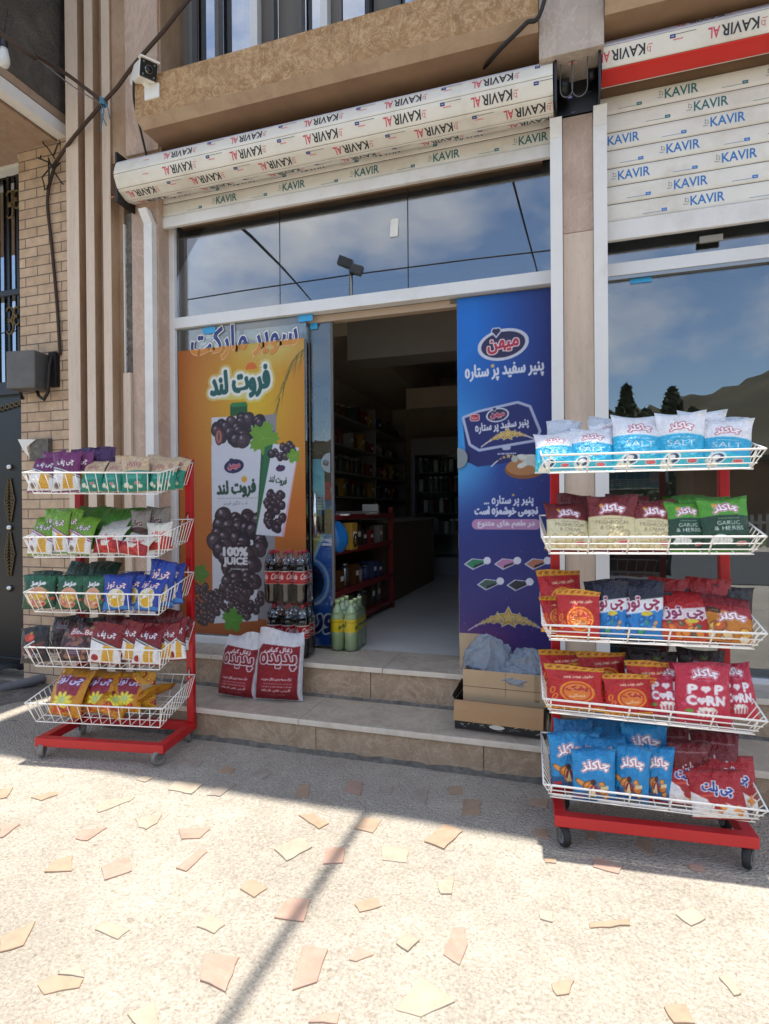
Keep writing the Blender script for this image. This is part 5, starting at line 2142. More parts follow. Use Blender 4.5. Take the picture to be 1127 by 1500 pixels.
def put_bags(rack, side, tier, front, behind):
    # a fuller middle row peeps out between the front packets
    fr = sorted([q for q in front if len(q) < 8], key=lambda q: q[1])
    behind = list(behind)
    for a_, b_ in zip(fr, fr[1:]):
        if BRN.random() < .75 and tier != 4 or (tier == 4 and side == 'right'):
            behind.append((a_[0], (a_[1] + b_[1]) / 2, min(a_[2], b_[2]) + BRN.uniform(-3, 5), (a_[3] + b_[3]) / 2 * .95, .085))
    """entries: design, centre px, top py, width px, row depth, lean, roll"""
    c, s = math.cos(rack.th), math.sin(rack.th)
    for row, items in (('front', front), ('back', behind)):
        items = sorted(items, key=lambda q: q[1])
        for k, it in enumerate(items):
            d, px, py, wpx = it[:4]
            ly = it[4] if len(it) > 4 else (.025 if row == 'front' else .135)
            lean = it[5] if len(it) > 5 else (.16 if row == 'front' else .10)
            roll = it[6] if len(it) > 6 else BRN.uniform(-.08, .08)
            lie = it[7] if len(it) > 7 else None
            # plane of the bag: lx free at depth ly
            dr = ray(px, py)
            n = np.array([-s, c])
            o = np.array([rack.x0, rack.y0]) + n * (ly + .005 + .22 * math.sin(lean))
            tt = np.dot(o, n) / np.dot(dr[:2], n)
            p = np.array([0, 0, CAM_H]) + dr * tt
            lx = (p[0] - rack.x0) * c + (p[1] - rack.y0) * s
            ztop = p[2]
            zf = rack.z[tier] - rack.dp + rack.rl[tier] * lx + rack.dz * (ly - rack.yfb) / (rack.yr - rack.yfb) * .9 + .004
            depth = np.dot(p - np.array([0, 0, CAM_H]), CF)
            wm = wpx / FPX * depth * 1.10
            hm = max(.12, ztop - zf) / math.cos(lean)
            if row == 'back':
                hm = min(hm, .30)
                zf = ztop - hm * math.cos(lean)
            wide = 1.0
            m = bag_mesh(d, BRN.randint(0, 2), wide, 1 if BRN.random() < .4 else 0)
            label = f'{DESIGNS[d][1]} packet, {ORDN[k]} in {row}, {TIERN[tier]} basket, {side} rack'
            b = bpy.data.objects.new('snack_packet', m)
            COL.objects.link(b)
            sx, sz = wm / BW, hm / BH
            b.scale = (sx, (sx + sz) / 2, sz)
            wx_, wy_ = rack.x0 + c * lx - s * (ly), rack.y0 + s * lx + c * (ly)
            b.location = (wx_, wy_, zf)
            b.rotation_euler = (-lean, roll, rack.th + BRN.uniform(-.17, .17))
            if lie:
                b.location = (wx_, wy_, zf + lie[0])
                b.scale = (lie[1] / BW, lie[1] / BW, lie[2] / BH)
                b.rotation_euler = (-lie[3], lie[4], rack.th + lie[5])
            tag(b, label, 'snack packet', 'snack packets in the wire baskets')


put_bags(RL, 'left', 0, [('purple', 68.4, 664, 39), ('purple', 104.5, 662, 40), ('kraft', 140.8, 671, 33), ('kraft', 169.5, 672, 33), ('kraft', 205, 668, 40), ('kraft', 236, 670, 27, .06), ('kraft', 260, 667, 27, .13)],
         [('darkpurple', 122, 657, 44), ('darkpurple', 150, 656, 40), ('purple', 84, 660, 40), ('kraft', 190, 666, 40), ('kraft', 225, 664, 36)])
put_bags(RL, 'left', 1, [('green', 65.4, 754, 36), ('green', 94, 748, 30, .05), ('green', 122.6, 755, 36), ('whitered', 163, 768, 45, .04), ('whitered', 206, 776, 46, .0, .4, .12), ('whitered', 240, 765, 36, .09)],
         [('limedark', 122, 738, 44), ('limedark', 159, 740, 40), ('limedark', 187, 741, 38), ('silver', 168, 758, 40, .085), ('greybrown', 209, 747, 30, .12), ('greybrown', 235, 742, 34, .16)])
put_bags(RL, 'left', 2, [('darkgreen', 65, 841, 47), ('darkgreen', 109, 842, 42), ('darkgreen', 144, 842, 36), ('bluetooz', 178, 842, 41), ('bluetooz', 221, 839, 41), ('bluetooz', 254, 822, 36, .12)],
         [('bottle', 72, 836, 44), ('bottle', 112, 822, 50), ('bottle', 148, 821, 46), ('navyblue', 196, 838, 42), ('navyblue', 232, 834, 36)])
put_bags(RL, 'left', 3, [('black', 59, 917, 42, .02, .16, -.08), ('beta', 118, 908, 52, .05), ('maroon', 159, 912, 46), ('maroon', 193, 909, 36, .06), ('maroon', 219, 912, 40), ('maroon', 243, 914, 28, .08), ('maroon', 258, 909, 26, .14), ('maroon', 271, 904, 22, .19)],
         [('betadark', 92, 902, 36), ('betadark', 140, 903, 42), ('maroonback', 176, 902, 40), ('maroonback', 215, 900, 44), ('maroonback', 252, 893, 40)])
put_bags(RL, 'left', 4, [('yellow', 100, 979, 56, .04, .14, .05), ('yellow', 149, 983, 44, .08), ('yellow', 189, 984, 44, .10), ('yellow', 180, 1005, 60, .02, .7, .2, (.03, .17, .22, .85, .5, .25)), ('yellow', 228, 1012, 56, .10, .9, .1, (.06, .16, .20, 1.15, -.5, -.5))],
         [('yellowback', 124, 984, 40, .13), ('yellowback', 216, 984, 32, .15)])
put_bags(RR, 'right', 0, [('salt', 813, 627, 54), ('salt', 862, 619.6, 60), ('salt', 931.5, 602, 68, .03, .06), ('salt', 991.7, 605, 63), ('salt', 1054, 615, 66, .025, .2, .07)],
         [('saltback', 822, 617, 46), ('saltback', 887, 612, 46), ('saltback', 1068, 613, 46)])
put_bags(RR, 'right', 1, [('mush', 830, 731, 60), ('mush', 893, 726, 64), ('mush', 951, 732, 56), ('garlic', 1003, 735, 54), ('garlic', 1060, 729, 67)],
         [('maroonback', 838, 724, 44), ('maroonback', 906, 726, 46), ('maroonback', 945, 729, 46), ('limedark', 1000, 726, 54), ('limedark', 1046, 727, 50)])
put_bags(RR, 'right', 2, [('pofak', 845, 864, 58, .0), ('pofak', 818, 872, 46, .06), ('navy', 888, 851, 46), ('navy', 936, 850, 55), ('navy', 966, 868, 36, .07), ('redtooz', 998, 864, 66), ('spicy', 1062, 871, 61)],
         [('pofak', 824.5, 833, 58), ('navyback', 885, 848, 46), ('navyback', 930, 848, 50), ('redback', 978, 846, 52), ('redback', 1036, 846, 56), ('blackback', 1070, 858, 52)])
put_bags(RR, 'right', 3, [('pofak', 841, 974, 76), ('pofak', 887, 982, 44, .07), ('pofak', 919, 986, 64), ('popcorn', 975, 970, 58, .05), ('popcorn', 1026, 970, 74), ('popcorn', 1078, 969, 48, .07)],
         [('pofak', 828, 953, 64), ('pofak', 884, 954, 64), ('betadark', 952, 951, 62), ('betadark', 1024, 950, 58)])
put_bags(RR, 'right', 4, [('bluechak', 835, 1071, 52, .05), ('bluechak', 869, 1095, 59, -.01), ('bluechak', 889, 1078, 46, .07), ('bluechak', 920, 1090, 47, .02), ('bluechak', 958, 1090, 38, .04), ('pelet', 1006, 1109, 64, .03), ('pelet', 1069, 1106, 60, .05), ('pelet', 1046, 1124, 68, -.02, .35, -.12)],
         [('blueback', 835, 1052, 52), ('bluechak', 850, 1062, 54, .10), ('blueback', 890, 1055, 46), ('bluechak', 940, 1058, 60), ('darkred', 983, 1066, 52), ('darkred', 1046, 1074, 60, .10), ('darkred', 1008, 1086, 58, .08)])

plain('poster_rim', 'd8a878', .5)
plain('poster_orange', 'c08038', .5)
# ------------------------------------------------------------------ posters and window lettering
def poster(name, label, x0, x1, y, z0, z1, step, ss, mat='print_poster'):
    w, h = x1 - x0, z1 - z0
    return Canvas(w, h, int(w / step), int(h / step), ss), (lambda px, py: tuple(at_y(px, py, y)[[0, 2]] - np.array([x0, z0])))


def leaf(c, cx, cy, r, rot, col, col2):
    pts = []
    for i in range(40):
        a = i / 40 * 2 * math.pi
        q = r * (.62 + .38 * abs(math.cos(2.5 * a)) ** .6) * (1 + .10 * (-1) ** i)
        pts.append((cx + q * math.cos(a + rot), cy + q * math.sin(a + rot)))
    c.paint(c.poly(pts), col)
    for k in range(5):
        a = rot + k * 2 * math.pi / 5
        c.paint(c.poly([(cx, cy - .002), (cx + .85 * r * math.cos(a), cy + .85 * r * math.sin(a)), (cx, cy + .002)]), col2)


def grapes(c, cx, cy, wx_, hy, n, r, seed):
    rn = np.random.RandomState(seed)
    pos = []
    for i in range(n):
        t = i / (n - 1)
        yy = cy + hy * (.5 - t)
        ww = wx_ * .5 * math.sin(math.pi * (.18 + .78 * t)) ** .6
        pos.append((cx + ww * rn.uniform(-1, 1), yy))
    for x, y in pos:
        a, q = r * rn.uniform(.8, 1.15), rn.rand() * 3
        c.paint(c.ell(x, y, a * 1.05, a * 1.2, q), '171018')
        c.paint(c.ell(x, y, a * .95, a * 1.1, q), ['382a36', '2c2230', '43323c'][rn.randint(3)])
        c.paint(c.ell(x - a * .15, y + a * .2, a * .6, a * .55, q), '5c4a58', .6)
        c.paint(c.ell(x - a * .3, y + a * .45, a * .28, a * .2, q), 'a89aa8', .75)


PY = 3.4985
cv, pp = poster('', '', -2.652, -1.668, PY, .44, 2.434, .004, 2)
u, v = cv.X / cv.w, cv.Y / cv.h
d = np.sqrt(((u - .62) / .62) ** 2 + ((v - .80) / .42) ** 2)
f = np.clip(1 - d, 0, 1)[..., None]
cv.a = np.array(rgb('b8682a')) * (1 - f) + np.array(rgb('d8b41e')) * f
f = np.clip((.32 - v) / .32, 0, 1)[..., None] * .55
cv.a = cv.a * (1 - f) + np.array(rgb('7c3818')) * f
f = np.clip(1 - np.sqrt(((u - .75) / .4) ** 2 + ((v - .98) / .09) ** 2), 0, 1)[..., None]
cv.a = cv.a * (1 - f) + np.array(rgb('cfc070')) * f
for k in range(26):                                       # palm leaf in the upper corner
    a = 2.1 + k * .075
    x, y = pp(447, 512)
    L = .22 - .003 * k
    bx_, by_ = x - .012 * k + .02, y + .01 - .0018 * k * k * .6
    ex, ey = bx_ - .06 - .03 * math.sin(k * 1.7), by_ - .13 - .05 * math.sin(k * 2.3)
    cv.paint(cv.poly([(bx_, by_), (bx_ - .012, by_ - .004), (ex, ey)]), ['5c5a24', '6e6c30', '4a4a20'][k % 3], .75)
x, y = pp(350, 578)
cv.paint(cv.ell(x, y, .22, .035), 'd8d070', .8)
lx, ly = pp(351, 562)
m = cv.text('فروت لند', lx, ly, .455, .20, bold=.010, rot=.06)
cv.paint(cv.dil(m, .034), 'd8d4a0', .6)
cv.paint(cv.dil(m, .018), 'e8e8e0')
cv.paint(m, '1c5a58')
sx, sy = pp(368, 540)
for k in range(9):
    a = math.pi * k / 8
    cv.paint(cv.poly([(sx + .055 * math.cos(a - .06), sy + .055 * math.sin(a - .06)), (sx + .095 * math.cos(a), sy + .095 * math.sin(a)), (sx + .055 * math.cos(a + .06), sy + .055 * math.sin(a + .06))]), 'd88c3c')
cv.paint(cv.ell(sx, sy, .042, .042) & (cv.Y > sy - .005), 'd86c28')
# carton
Q = lambda L: [pp(*q) for q in L]
cv.paint(cv.poly(Q([(376, 610), (405, 606), (402, 880), (392, 908), (376, 905)])), '8c8a90')
cv.paint(cv.poly(Q([(310, 612), (384, 608), (382, 700), (375, 760), (378, 909), (312, 913)])), 'cfd2dc')
cv.paint(cv.poly(Q([(384, 640), (402, 630), (392, 760), (376, 770)])), '2c5a3c')
cv.paint(cv.rrect(*pp(350, 600), .135, .085, .015), '1c5c30')
cv.paint(cv.rrect(*pp(350, 593), .125, .03, .012), '2c7c44')
for k in range(9):
    cv.paint(cv.rrect(pp(350, 602)[0] - .056 + k * .014, pp(350, 602)[1], .004, .06, .001), '164a26')
grapes(cv, *pp(352, 630), .40, .15, 22, .042, 3)
cv.paint(cv.ell(*pp(321, 640), .032, .060), '6c3438'); cv.paint(cv.ell(*pp(321, 640), .022, .044), 'a87468'); cv.paint(cv.ell(*pp(321, 640), .006, .034), '5c2c2c')
leaf(cv, *pp(386, 642), .115, 1.2, '6c9c34', '8cb84c')


def mihan(c, cx, cy, w, rim='cfd2e4', inner='2c2850', dy=.62):
    h = w * dy
    c.paint(c.ell(cx, cy, w / 2, h / 2, .12), rim)
    c.paint(c.ell(cx, cy, w * .43, h * .41, .12), inner)
    hx, hy, r = cx - w * .13, cy + h * .42, w * .075
    for g, col in ((1.45, rim), (1.0, inner)):
        c.paint(c.ell(hx - r * .45, hy + r * .3, r * .62 * g, r * .62 * g) | c.ell(hx + r * .45, hy + r * .3, r * .62 * g, r * .62 * g) | c.poly([(hx - r * g, hy + r * .15), (hx, hy - r * 1.15 * g), (hx + r * g, hy + r * .15)]), col)
    m = c.text('میهن', cx, cy - h * .02, w * .60, h * .42, rot=.10, bold=w * .013)
    c.paint(c.dil(m, w * .022), 'f0dce0')
    c.paint(m, 'b8304c')


mihan(cv, *pp(343, 683), .155, '2c2850', '2c2850')
cv.paint(cv.text('فروت لند', *pp(346, 716), .30, .115, bold=.006, rot=.04), '2c4a3c')
cv.paint(cv.ell(*pp(358, 702), .022, .022), 'd8a03c')
cv.paint(cv.rect(pp(312, 0)[0], pp(374, 0)[0], pp(0, 731)[1] if False else pp(343, 730)[1], pp(343, 730)[1] + .003), '9a9ca4')
cv.paint(cv.text('آب انگور قرمز', *pp(345, 737), .19, .036, bold=.0015), '6c7078')
grapes(cv, *pp(349, 815), .40, .56, 60, .050, 7)
grapes(cv, *pp(352, 880), .34, .22, 60, .024, 8)
grapes(cv, *pp(302, 885), .25, .26, 70, .022, 9)
cv.paint(cv.text('100%', *pp(345, 808), .185, .056, bold=.006), 'dcdce0')
cv.paint(cv.text('JUICE', *pp(345, 823), .185, .060, bold=.005), 'dcdce0')
cv.lines(*pp(350, 833), .14, 1, .02, 'c8c8d0', 3, .006)
leaf(cv, *pp(341, 908), .085, .2, '4c8c2c', '6cac44')
leaf(cv, *pp(294, 840), .07, 1.2, '4c7c2c', '6c9c44')
# small carton in front
cv.paint(cv.poly(Q([(388, 655), (400, 650), (382, 780), (374, 783)])), '2c6a44')
cv.paint(cv.poly(Q([(400, 650), (438, 656), (416, 786), (375, 783)])), 'd4d6e0')
cv.paint(cv.poly(Q([(434, 672), (438, 656), (416, 786), (412, 786)])), 'd8a8b8')
grapes(cv, *pp(413, 662), .17, .08, 12, .024, 4)
leaf(cv, *pp(430, 668), .05, .5, '6c9c34', '8cb84c')
mihan(cv, *pp(411, 686), .07, '2c2850', '2c2850')
cv.paint(cv.text('فروت لند', *pp(407, 704), .13, .06, rot=-.18, bold=.003), '2c4a3c')
grapes(cv, *pp(402, 748), .15, .24, 40, .026, 5)
cv.a *= .9
po = sheet('juice_poster', cv, (-2.652, PY, .44), (1, 0, 0), (0, 0, 1), 'print_poster')
tag(po, 'orange grape juice poster behind the glass left of the open door', 'poster')

# painted shop lettering on the pane
LT = thing('window_lettering', 'blue and white Persian supermarket lettering on the pane above the orange poster', 'lettering', (-2.13, 3.498, 2.45))


def lettering(t, cx, cz, w, h, y, offs, mats, parent, name, zcut):
    c = bpy.data.curves.new('lettering', 'FONT')
    c.body = shape(t)
    c.size = 1.0
    c.resolution_u = 4
    c.offset = offs
    o = bpy.data.objects.new('lettering', c)
    COL.objects.link(o)
    ev = o.evaluated_get(bpy.context.evaluated_depsgraph_get())
    me = ev.to_mesh()
    x0, x1, y0, y1 = glyphs(t)[2]
    for k, mat in enumerate(mats):
        if mat is None:
            continue
        bm = bmesh.new()
        bm.from_mesh(me)
        for q in bm.verts:
            q.co = Vector((cx + (q.co[0] - (x0 + x1) / 2) * w / (x1 - x0), y, cz + (q.co[1] - (y0 + y1) / 2) * h / (y1 - y0)))
        bmesh.ops.bisect_plane(bm, geom=bm.verts[:] + bm.edges[:] + bm.faces[:], plane_co=(0, 0, zcut), plane_no=(0, 0, 1), clear_inner=k == 0, clear_outer=k == 1)
        mb = MB().use(mat)
        bm.verts.index_update()
        mb.add([tuple(q.co) for q in bm.verts], [tuple(q.index for q in f.verts) for f in bm.faces], False)
        bm.free()
        mb.build(name, parent)
    ev.to_mesh_clear()
    bpy.data.objects.remove(o)


pa, pb = at_y(281, 510, 3.5), at_y(436, 492, 3.5)
lw, lc = pb[0] - pa[0], (pa[0] + pb[0]) / 2
lettering('سوپر مارکت', lc, 2.452, lw, .235, 3.4965, .058, ('ink_white', 'poster_rim'), LT, 'lettering', 2.434)
lettering('سوپر مارکت', lc, 2.452, lw, .235, 3.4950, .026, ('ink_navy', 'poster_orange'), LT, 'lettering', 2.434)

# blue cheese poster on the right leaf
cv, pp = poster('', '', -.654, -.1005, 3.518, .392, 2.578, .0034, 2)
u, v = cv.X / cv.w, cv.Y / cv.h


def blend(c, f, col):
    f = np.clip(f, 0, 1)[..., None]
    c.a = c.a * (1 - f) + np.array(rgb(col)) * f


cv.a[:] = rgb('1c2a78')
blend(cv, (1 - u) * 1.25 * np.clip((v - .62) / .25, 0, 1), '0d6fd0')
blend(cv, (1 - u * 2.2) * np.exp(-((v - .58) / .12) ** 2) * 1.3, '7cc4ec')
blend(cv, (1 - u * 1.1) * np.exp(-((v - .62) / .18) ** 2) * .8, '1c84d8')
blend(cv, np.clip((.35 - v) / .3, 0, 1) * .8, '4a3478')
blend(cv, np.exp(-((u - .3) / .35) ** 2 - ((v - .06) / .05) ** 2) * .6, '8c5080')
rn = np.random.RandomState(6)
for i in range(60):
    cv.paint(cv.ell(rn.rand() * cv.w, rn.rand() * cv.h * .5, .0025, .0025), 'a8b4e0', rn.rand() * .8)
mihan(cv, *pp(737, 505), .30)
m = cv.text('پنیر سفید پر ستاره', *pp(738, 543), .455, .105, bold=.0035, rot=.03)
cv.paint(m, 'dce0ee')
cv.paint(cv.star(*pp(722, 536), .016), 'd8b878')
# tub
tb = [pp(*q) for q in ((677, 612), (700, 603), (760, 589), (778, 595), (793, 632), (788, 645), (700, 660), (687, 652))]
lo = [pp(*q) for q in ((678, 615), (690, 655), (702, 662), (790, 645), (786, 672), (700, 684), (684, 676))]
cv.paint(cv.poly(lo), '1c2468')
ctr = np.mean(tb, 0)
m = cv.poly([tuple(ctr + (np.array(q) - ctr) * .93) for q in tb])
cv.paint(cv.dil(m, .016), 'b0b8d8')
cv.paint(m, '20286c')
mihan(cv, *pp(729, 608), .135)
cv.paint(cv.rrect(*pp(696, 612), .06, .042, .014), 'd8c0c8'); cv.paint(cv.rrect(*pp(696, 612), .052, .034, .012), 'b02838')
cv.paint(cv.text('New!', *pp(696, 612), .042, .02, bold=.0012, shear=.2), 'f0e8e8')
cv.paint(cv.text('پنیر سفید پر ستاره', *pp(735, 624), .31, .066, bold=.0026, rot=.09), 'd4d8e8')


def star_arc(c, cx, cy, w, rise, big, rot=0.0):
    for k in range(-9, 10):
        x = k / 9
        r = big * (1.0 if k == 0 else .62 if abs(k) == 3 else .40 if abs(k) == 5 else .26 if abs(k) in (6, 7) else .16)
        if abs(k) in (1, 2, 4):
            continue
        px_, py_ = cx + x * w / 2, cy - rise * x * x + rot * x * w / 2
        c.paint(c.star(px_, py_, r * 1.15, .5), 'e4d8b0')
        c.paint(c.star(px_, py_, r, .48), 'c09a4c')
        c.paint(c.star(px_, py_ + r * .05, r * .6, .48), 'd8bc74')
    for x in np.linspace(-1.25, 1.25, 160):
        if abs(x) > .8:
            c.paint(c.ell(cx + x * w / 2, cy - rise * x * x + rot * x * w / 2, .0035, .0035), 'd8d0e0', .8)


star_arc(cv, *pp(744, 636), .25, .035, .040, .10)
cv.paint(cv.rrect(*pp(742, 656), .05, .025, .012), 'b0b8d8')
cv.lines(*pp(742, 664), .13, 1, .02, 'b8bcd8', 5, .006)
star_arc(cv, *pp(745, 668), .16, .03, .014, .12)
# toast with cheese
cv.paint(cv.ell(*pp(770, 686), .120, .062, .05), '8a5430'); cv.paint(cv.ell(*pp(770, 683), .112, .052, .05), 'b07a4c')
rn = np.random.RandomState(2)
for i in range(26):
    x, y = pp(773 + rn.uniform(-20, 22), 676 + rn.uniform(-7, 7))
    cv.paint(cv.ell(x, y, rn.uniform(.018, .035), rn.uniform(.010, .02), rn.uniform(-.5, .8)), ['c8ccc4', 'd8dcd4', 'b8bcb4'][i % 3])
cv.paint(cv.text('پنیر پر ستاره ...', *pp(745, 734), .285, .066, bold=.0028, rot=.02), 'd4d8ec')
cv.paint(cv.star(*pp(752, 725), .011), 'c8a858')
cv.paint(cv.text('نجومی خوشمزه است', *pp(741, 749), .365, .060, bold=.0036), 'd4d8ec')
cv.paint(cv.rrect(*pp(741, 768), .40, .062, .03), 'b888b4')
cv.paint(cv.text('در طعم های متنوع', *pp(741, 768), .33, .046, bold=.0024), 'dcd8e8')
for px, py, col in ((697, 825), (741, 825), (785, 825), (716, 855), (759, 856)) and ((697, 825, '2c7c5c'), (741, 825, 'b87ca8'), (785, 825, 'b0705c'), (716, 855, '3c5c54'), (759, 856, '282c38')):
    q = [pp(px + a, py + b) for a, b in ((-14, 1), (-4, -6), (14, -4), (12, 1), (-3, 8))]
    cc_ = np.mean(q, 0)
    cv.paint(cv.poly([tuple(cc_ + (np.array(k) - cc_) * 1.2) for k in q]), 'c8cce0')
    cv.paint(cv.poly(q), col)
    cv.paint(cv.poly([pp(px + a, py + b) for a, b in ((-3, 7), (12, 1), (10, -1), (-2, 3))]), '14182c')
    cv.paint(cv.ell(*pp(px + 17, py - 4), .022, .022), 'dcdcec')
star_arc(cv, *pp(745, 905), .38, .055, .062)
cv.a *= .92
po = sheet('cheese_poster', cv, (-.654, 3.5185, .392), (1, 0, 0), (0, 0, 1), 'print_poster')
tag(po, 'dark blue white-cheese poster covering the glass right of the open door', 'poster')

# strips behind the sliding leaf
cv, pp = poster('', '', -1.650, -1.508, 3.575, .395, 1.14, .003, 2)
cv.a[:] = rgb('2c6cc8')
blend(cv, 1 - cv.Y / cv.h * .9, '1c54b4')
cv.paint(cv.ell(-.02, .42, .135, .16), 'a8c4ec'); cv.paint(cv.ell(-.02, .42, .115, .14), '4c84d4'); cv.paint(cv.ell(-.02, .42, .095, .12), '16305c')
cv.paint(cv.poly([(0, .745), (.06, .745), (.0, .60)]), 'c8b45c'); cv.paint(cv.poly([(.06, .745), (.09, .745), (0, .55), (0, .60)]), 'b8d0e8')
m = cv.text('ور', .07, .145, .13, .11, bold=.008)
cv.paint(cv.dil(m, .012), 'e8e8f4'); cv.paint(m, '1c2c6c')
po = sheet('ice_cream_poster', cv, (-1.650, 3.575, .395), (1, 0, 0), (0, 0, 1), 'print_poster')
tag(po, 'narrow blue poster with white letters low behind the sliding glass leaf', 'poster')
cv, pp = poster('', '', -1.650, -1.565, 3.575, 1.30, 1.64, .003, 2)
cv.a[:] = rgb('4cb0d0')
blend(cv, 1 - np.abs(cv.Y / cv.h - .4) * 2.4, 'b0dce4')
cv.paint(cv.rect(0, .085, 0, .10), 'a8b4b8'); cv.lines(.04, .08, .07, 4, .02, '5c7c98', 2, .006)
po = sheet('leaflet', cv, (-1.650, 3.575, 1.30), (1, 0, 0), (0, 0, 1), 'print_poster')
tag(po, 'pale cyan leaflet at handle height behind the sliding glass leaf', 'leaflet')


# ------------------------------------------------------------------ bottles
def bottle_parts(parent, x, y, z, liquid, air, cap, lab_cols, rotz):
    mb = MB().use(liquid)
    prof = [(.020, .0), (.036, .002), (.043, .012), (.0445, .03), (.041, .065), (.0445, .10), (.0455, .12), (.0455, .20), (.0445, .212), (.043, .225), (.038, .245)]
    mb.lathe(prof, (x, y, z), 20)
    bo = mb.build('bottle', parent)
    mb = MB().use(air)
    mb.lathe([(.0378, .2452), (.031, .262), (.022, .280), (.0155, .294), (.0140, .305), (.0150, .3055), (.0160, .309)], (x, y, z), 18)
    mb.build('neck', bo)
    mb = MB().use(cap)
    mb.lathe([(.0152, .3095), (.0155, .326), (.0135, .3285)], (x, y, z), 18)
    mb.build('cap', bo)
    C = lab_cols
    ny, nx = C.shape[:2]
    a = np.linspace(-math.pi, math.pi, nx)[None, :] + rotz
    zz = np.linspace(.124, .206, ny)[:, None]
    r = .0462
    P = np.stack([x + r * np.sin(a) + 0 * zz, y - r * np.cos(a) + 0 * zz, z + zz + 0 * a], -1) - np.array(parent['_loc'])
    m = grid_mesh('label', P, C, 'print_matte')
    o = bpy.data.objects.new('label', m)
    COL.objects.link(o)
    o.parent = bo


c = Canvas(.29, .082, 90, 24, 3, rgb('b8141c'))
c.paint(c.rect(0, 1, .074, .082), 'd8d0cc'); c.paint(c.rect(0, 1, 0, .004), 'd8d0cc')
for k in range(2):
    c.paint(c.text('Coca-Cola', .075 + .145 * k, .046, .125, .034, shear=.3, bold=.0016, wave=.004), 'f0e8e6')
    c.paint(c.poly([(.02 + .145 * k, .022), (.08 + .145 * k, .013), (.135 + .145 * k, .026), (.08 + .145 * k, .019)]), 'f0e8e6')
COLA = c.colors()
c = Canvas(.29, .082, 90, 24, 3, rgb('e4cc18'))
c.paint(c.rect(0, 1, .060, .066), 'b89c10')
for k in range(2):
    c.paint(c.ell(.075 + .145 * k, .04, .05, .026, .2), 'e0d040')
    c.paint(c.text('لیمو', .075 + .145 * k, .042, .085, .036, bold=.002, rot=.2), '4c5a1c')
LEMON = c.colors()


def pack(label, x0, y0, z0, th, nx, ny, kind, seed, sp=.0935):
    t = thing('bottle_pack', label, 'bottle pack', (x0, y0, z0))
    ct, st_ = math.cos(th), math.sin(th)
    rn = random.Random(seed)
    ctr = []
    for i in range(nx):
        for j in range(ny):
            lx, ly = (i - (nx - 1) / 2) * sp, j * sp
            x, y = x0 + ct * lx - st_ * ly, y0 + st_ * lx + ct * ly
            ctr.append((x, y))
            if kind == 'cola':
                bottle_parts(t, x, y, z0, 'cola', 'clear_pet', 'cola_cap', COLA, rn.uniform(-.5, .5))
            else:
                bottle_parts(t, x, y, z0, 'lemon_drink', 'lemon_drink', 'cap_pale', LEMON, rn.uniform(-.5, .5))
    # shrink film round the six bottles
    hw, hd = (nx - 1) / 2 * sp, (ny - 1) * sp
    def outline(r, n=10):
        out = []
        for cx, cy, a0 in ((-hw, 0, math.pi), (hw, 0, 1.5 * math.pi), (hw, hd, 0), (-hw, hd, .5 * math.pi)):
            for k in range(n):
                a = a0 + math.pi / 2 * k / (n - 1)
                lx, ly = cx + r * math.cos(a), cy + r * math.sin(a)
                out.append((x0 + ct * lx - st_ * ly, y0 + st_ * lx + ct * ly))
        return out
    rows_ = []
    rn2 = np.random.RandomState(seed)
    for z, r in ((.004, .046), (.06, .0485), (.13, .0485), (.21, .0488), (.245, .047), (.275, .040), (.300, .030), (.318, .020), (.331, .016)):
        o_ = outline(r)
        rows_.append([(x + rn2.uniform(-.0025, .0025) * (z > .2), y + rn2.uniform(-.0025, .0025) * (z > .2), z0 + z + rn2.uniform(-.004, .004) * (.2 < z < .32)) for x, y in o_ + o_[:1]])
    mb = MB().use('clear_film')
    mb.grid(np.array(rows_), True)
    mb.build('shrink_film', t)
    return t


pack('shrink-wrapped pack of cola bottles standing on the landing, under another pack', -1.70, 3.30, Z2 + .001, .10, 3, 2, 'cola', 3)
pack('shrink-wrapped pack of cola bottles stacked on top of another cola pack', -1.715, 3.305, Z2 + .337, .13, 3, 2, 'cola', 5)
pack('pack of pale green lemon drink bottles with yellow labels inside the doorway', -1.425, 3.56, Z2 + .001, .06, 2, 3, 'lemon', 8)


